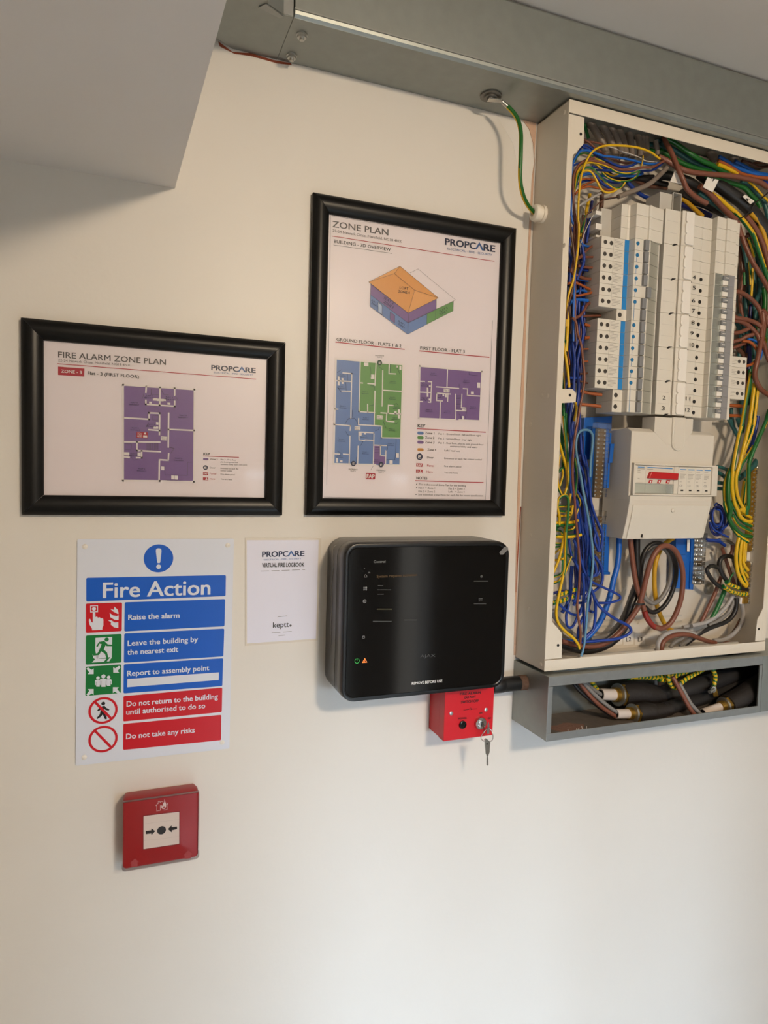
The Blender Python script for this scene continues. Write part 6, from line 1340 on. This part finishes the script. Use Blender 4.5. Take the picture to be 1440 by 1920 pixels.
# the loop under the shroud
o = wire('brown', 4.4, (46, 60, 70, 66, 56, 44), 'I 170,50 190,250 220,500 260,750 310,920 360,1080 420,1260 520,1390 640,1425 760,1360 860,1200 940,950 965,650 930,430 840,250 710,185 600,230 500,380 430,600 370,850 300,1080 200,1250 100,1380 0,1500 J 900,1640 760,1700 600,1715 430,1690 240,1640', 'loop', 'brown mains tail making a big loop below the grey shroud', 'cable')
ORG[o.name] = o.location.copy(); MB().tube(path('I 385,1165 420,1260 520,1392 640,1427', (61, 63)), .0047, 12, sub=6).build('red_sleeve', WM['red'], o, smooth_=60)
wire('black', 6.0, (40, 46, 40), 'I 270,50 268,350 290,600 300,760 260,900 180,1080 J 1100,1480 960,1640 800,1730 600,1770 400,1745 240,1690', 'loop', 'thick black tail running straight down beside the brown loop', 'cable')
wire('black', 3.9, (44, 52, 46), 'I 320,720 340,480 380,300 470,180 580,145 700,190 800,300 860,480 850,700 780,930 680,1090 560,1175 470,1172 400,1110', 'loop', 'black cable looping inside the big brown loop', 'cable')
wire('grey', 3.9, (38, 44, 40), 'I 345,560 400,380 480,280 570,220 680,230 760,330 790,480 770,700 700,880 600,1010 500,1045 400,975 350,880', 'loop', 'grey cable looping inside the black loop', 'cable')
wire('shaded_yellow', 4.0, (30, 34, 26, 20), 'I 820,70 690,160 600,300 545,500 535,750 560,1000 600,1170 680,1340 750,1430 820,1465', 'loop', 'yellow cable hanging behind the brown and black loops', 'cable')
wire('grey', 4.8, (32, 30, 26), 'I 250,780 190,950 120,1150 30,1340 J 1100,1340 1000,1450 900,1540 800,1590 640,1610', 'loop', 'steel grey cable sweeping down left from the loop tie', 'cable')
tie('black cable tie holding the brown loop together', 'I 205,1080 250,1055 330,1066 385,1060', (60, 72, 74), 1.9)
# right of the breakers
for col, r, d, s_ in (('brown', 3.9, (48, 62), 'E 1005,1138 1100,1160 1200,1220 1290,1310 1340,1400 1365,1509 F 1372,120 1350,300'), ('brown', 3.9, (48, 60), 'E 1000,1285 F 1000,20 1150,60 1280,105 1350,160'), ('brown', 3.9, (48, 62), 'F 985,72 1100,92 1200,150 1280,230 1325,310 1345,420'), ('brown', 3.6, 52, 'F 985,242 1090,222 1190,178'), ('brown', 3.6, (46, 58), 'F 985,348 1090,322 1160,282 1250,255'), ('brown', 3.0, 48, 'F 980,432 1080,392 1140,368'), ('orange', 3.0, 46, 'F 930,1165 1130,1178'), ('orange', 3.0, 46, 'F 930,1298 1110,1302')):
    wire(col, r, d, s_, 'rl')
for col, r, d, s_ in (('brown', 4.0, (52, 62, 66), 'E 1085,370 1150,560 1240,760 1340,920 1420,1060 1470,1160'), ('brown', 4.2, (58, 66, 60), 'F 1365,-60 1385,120 1375,260 1340,400 1300,600 1270,750 1290,860 1350,960 1460,1040'), ('brown', 4.0, 62, 'F 1375,340 1420,500 1460,600'), ('brown', 4.0, 60, 'E 1370,1380 1420,1450 F 1420,80 1460,160'),
    ('teal', 3.6, 36, 'E 1105,450 1150,700 1180,900 1210,1170 1230,1300'), ('teal', 4.2, 40, 'E 1340,1000 1330,1150 1270,1290'), ('green', 4.2, 44, 'E 1380,1090 1400,1250 1390,1430 F 1400,100'), ('teal', 4.2, 34, 'E 1280,560 1330,820 1370,1000 1440,1120'), ('yg', 2.2, 44, 'E 1200,760 1212,900 1218,1060'), ('yg', 2.2, 46, 'E 1240,840 1238,1000 1225,1210'), ('yg', 2.4, 44, 'E 1130,900 1138,1060'), ('yg', 3.0, 50, 'E 1190,450 1230,560 1270,700'),
    ('teal', 4.0, 30, 'F 1060,0 1120,120 1200,300 1220,520'), ('teal', 4.4, 34, 'F 1340,480 1350,700 1330,900 1350,1100 1340,1440'), ('teal', 4.2, 32, 'F 1400,620 1410,800 1395,1000 1400,1440'), ('navy', 3.6, 36, 'F 1195,400 1205,560 1190,700'), ('teal', 4.0, 30, 'F 1430,700 1435,900 1430,1300'), ('dbrown', 4.0, 28, 'F 1050,430 1120,520 1160,700'), ('teal', 3.8, 32, 'F 960,1200 980,1440'), ('teal', 3.8, 30, 'F 1050,1330 1080,1440'), ('teal', 3.4, 28, 'F 1010,60 1080,200 1100,330'), ('yg', 2.8, 48, 'F 1440,90 1420,250 1440,420'), ('dbrown', 4.2, 26, 'E 1090,560 1100,900 1080,1200'), ('teal', 4.4, 26, 'E 1180,560 1250,900 1260,1300 1290,1500'), ('teal', 4.4, 26, 'E 1400,920 1440,1100')):
    wire(col, r, d, s_, 'rg')
wire('sblue', 2.1, (54, 60), 'F 1180,312 1260,330 1330,400 1358,480 1340,560 1290,610', 'rg', 'short blue wire curving outside an orange one right of the breakers'); wire('orange', 2.6, (52, 62), 'F 1110,340 1200,350 1270,410 1308,490 1290,580 1225,640 1150,660', 'rg', 'orange wire curving into the right-hand terminal block')
for col, r, d, s_ in (('yg', 3.4, (54, 66, 62), 'F 1230,740 1195,900 1150,1150 1100,1440 G 700,400 630,760 580,1100 560,1400 600,1700 680,1900 H 560,180 620,230 695,242'), ('yg', 3.4, (54, 64, 60), 'F 1265,880 1235,1150 1200,1400 G 930,60 850,400 760,760 700,1000 640,1200 640,1450 700,1700 800,1880 H 560,95 615,130'), ('yg', 3.2, 56, 'F 1310,930 1280,1200 1250,1440 G 1020,20 960,300 860,560 780,780'), ('yg', 3.6, (60, 64, 62), 'F 1470,1180 1420,1350 G 1270,40 1180,250 1060,520 960,760 900,950 890,1200 890,1500 880,1850 H 640,60 635,160'),
    ('yg', 3.2, 58, 'G 1000,600 880,780 760,960 690,1130 650,1250 640,1400'), ('green', 3.8, (58, 66, 60), 'G 600,850 550,1050 500,1200 480,1450 490,1700 530,1900 H 430,210 490,310 580,400 695,425'), ('yg', 3.4, (54, 62), 'G 510,1060 440,1250 410,1450 420,1700 H 385,60 460,290 555,420 655,482'), ('yg', 3.2, 60, 'H 440,0 500,110 580,230 695,295'), ('yg', 3.2, 58, 'H 465,160 540,275 695,362'), ('yg', 3.0, 56, 'H 500,0 560,120 690,195'), ('fgreen', 2.8, 50, 'H 640,20 620,130 610,200'), ('yg', 2.4, 48, 'G 800,1300 760,1600 740,1800'), ('yg', 2.4, 46, 'G 840,1250 820,1500 790,1800'),
    ('teal', 5.0, (38, 44), 'G 1290,400 1180,620 1100,820 980,1000 860,1120 700,1250'), ('teal', 3.8, 36, 'G 500,60 620,300 680,420 650,560 600,800 550,1050'), ('teal', 3.0, 44, 'G 260,1010 380,1040 500,1100'), ('teal', 3.4, 42, 'G 260,1120 380,1190 440,1260'), ('teal', 3.4, 42, 'G 250,1330 420,1350'), ('teal', 3.4, 42, 'G 250,1450 410,1460'), ('blue', 3.0, 46, 'G 1080,0 1040,250 960,560 860,740'), ('sheath', 3.2, 36, 'G 1130,0 1120,250 1090,600 1000,880'),
    ('yg', 3.2, (60, 64), 'H 545,440 520,560 512,700 532,850 580,960 635,1022'), ('yg', 3.2, (60, 62), 'H 580,460 562,600 558,750 590,880 645,1000'), ('yellow', 3.0, 60, 'H 612,470 602,620 600,740 655,830'), ('yg', 2.6, 56, 'H 570,680 605,820 655,910'), ('yellow', 2.8, 56, 'H 632,490 622,620 618,720')):
    wire(col, r, d, s_, 'eb')
# lower right
for col, r, d, s_ in (('black', 3.7, (52, 56, 50), 'H 350,1040 260,980 190,890 165,820 215,775 300,795'), ('black', 4.0, (52, 50, 40), 'H 405,960 340,860 310,760 340,680 420,655 490,690 515,770'), ('brown', 3.2, 34, 'H 345,560 390,700 440,850 500,1010'), ('brown', 3.2, 30, 'H 470,520 465,600 430,680'), ('brown', 3.4, 38, 'H 335,900 260,1100 180,1270 95,1450'), ('fgreen', 4.0, 42, 'H 375,1070 300,1250 220,1410'),
    ('lgrey', 3.8, (48, 44, 40), 'H 480,1120 400,1250 280,1370 150,1450 -20,1495'), ('grey', 3.6, (46, 44), 'H 505,1140 430,1320 300,1430 180,1490'), ('black', 4.0, (50, 48, 44), 'H 520,1160 500,1320 400,1440 200,1520 50,1600 I 1150,1550 1000,1665'), ('lgrey', 3.8, (36, 38), 'H 575,1220 600,1350 570,1480 480,1590 370,1660 240,1672'), ('dbrown', 2.2, 30, 'H 565,1410 480,1560 395,1645'), ('brown', 3.2, 34, 'H 40,1640 170,1680 290,1705 420,1700 585,1722'),
    ('grey', 3.0, 30, 'H 310,460 420,480 500,540'), ('blue', 3.0, 34, 'H 160,470 300,480 380,530'), ('black', 3.2, 36, 'H 480,700 540,900 550,1040'), ('lgrey', 4.2, (58, 54, 46), 'I 585,1790 600,1640 680,1530 830,1475 1000,1475 1150,1520'), ('brown', 4.0, (62, 58, 48), 'I 640,1790 660,1650 740,1570 880,1520 1050,1520 1200,1570 1340,1620 1450,1642'), ('grey', 3.6, 50, 'I 770,1710 850,1625 960,1570'), ('grey', 3.6, 46, 'I 920,1690 1050,1600 1150,1510 1300,1440'), ('lgrey', 3.0, 32, 'I 960,1405 1150,1372 1300,1340')):
    wire(col, r, d, s_, 'lr', cat='cable')
for s_ in ('H 355,1020 450,1080 560,1112 640,1112', 'H 395,965 450,1005 545,1042'): wire('spiral', 3.8, 58, s_, 'lr', cat='cable')
wire('black', 3.4, 54, 'H 535,1040 650,1060', 'lr', cat='cable'); wire('fgreen', 1.4, 62, 'H 420,980 450,910 485,855', 'lr')
random.seed(11)
for i in range(9):
    cx_, cy_ = 1346+random.uniform(-3, 3), 972+random.uniform(-4, 5); rx, ry = random.uniform(7, 15), random.uniform(14, 30); a0 = random.uniform(0, 6)
    pts = ['%.1f,%.1f' % (cx_+rx*math.cos(a0+t*.62), cy_+ry*math.sin(a0+t*.62)) for t in range(9)]
    wire(('blue', 'navy', 'blue')[i % 3], 1.7, 34+2.6*i, 'Z '+' '.join(pts), 'coil')
wire('blue', 2.0, 52, 'H 195,250 240,330 320,380 420,430', 'coil'); wire('blue', 2.2, 48, 'H 160,455 260,465 320,460', 'coil'); wire('blue', 2.0, 54, 'H 330,340 400,290 430,200', 'coil')
# inside the lower trunking
for col, r, d, s_ in (('black', 3.2, (50, 60), 'M 270,360 350,470 450,570 560,660 700,770 850,860'), ('brown', 3.6, (56, 66), 'M 350,360 440,480 560,620 680,730 860,850'), ('grey', 3.2, (60, 68), 'M 400,360 500,480 620,600 740,700 880,800'), ('grey', 3.4, (36, 36), 'M 420,370 520,460 600,520 690,580'), ('brown', 3.8, (74, 84, 90), 'N 270,320 330,430 400,560 470,690 550,810'), ('grey', 3.4, (74, 84, 90), 'N 350,400 420,520 500,660 620,790'), ('dbrown', 3.0, 30, 'N 105,370 105,420'), ('grey', 3.0, 28, 'N 60,360 65,430'), ('orange', 2.6, 40, 'N 150,560 190,620 240,630')):
    wire(col, r, d, s_, 'low')
for s_, d, r in (('M 535,370 570,440 610,495', 30, 4.0), ('M 1010,345 1200,338 N 0,330 100,325 200,315 320,290 460,255', (52, 60), 4.2), ('N 225,262 215,340 250,420 300,455 360,410 420,360 520,300 640,235', (66, 70, 64), 3.8), ('N 762,222 792,320 776,425', 60, 4.0), ('N 100,350 180,360 260,340 330,300', 58, 4.0)):
    wire('spiral', r, d, s_, 'low')
lg = thing('cable_lug', 'silver bolt and lug holding a taped earth lead, right of lower trunking', 'lug', Nx(770, 470, -.062))
m_ = MB(); a = Nx(775, 430, -.060); b2 = Nx(800, 560, -.062); m_.prism([a+Vector((-.004, 0, 0)), a+Vector((.004, 0, 0)), b2+Vector((.006, 0, 0)), b2+Vector((-.005, 0, 0))], (0, -.001, 0), (0, .001, 0)); m_.build('lug_tag', M_BRASS, lg, bevel=.0003)
m_ = MB(); c = Nx(752, 470, -.063); m_.cyl(c, (0, -1, 0), .0062, .004, 6); m_.cyl(c+Vector((0, -.004, 0)), (-1, -.15, -.25), .0035, .012, 12); m_.build('bolt', M_ZINC, lg, smooth_=30)
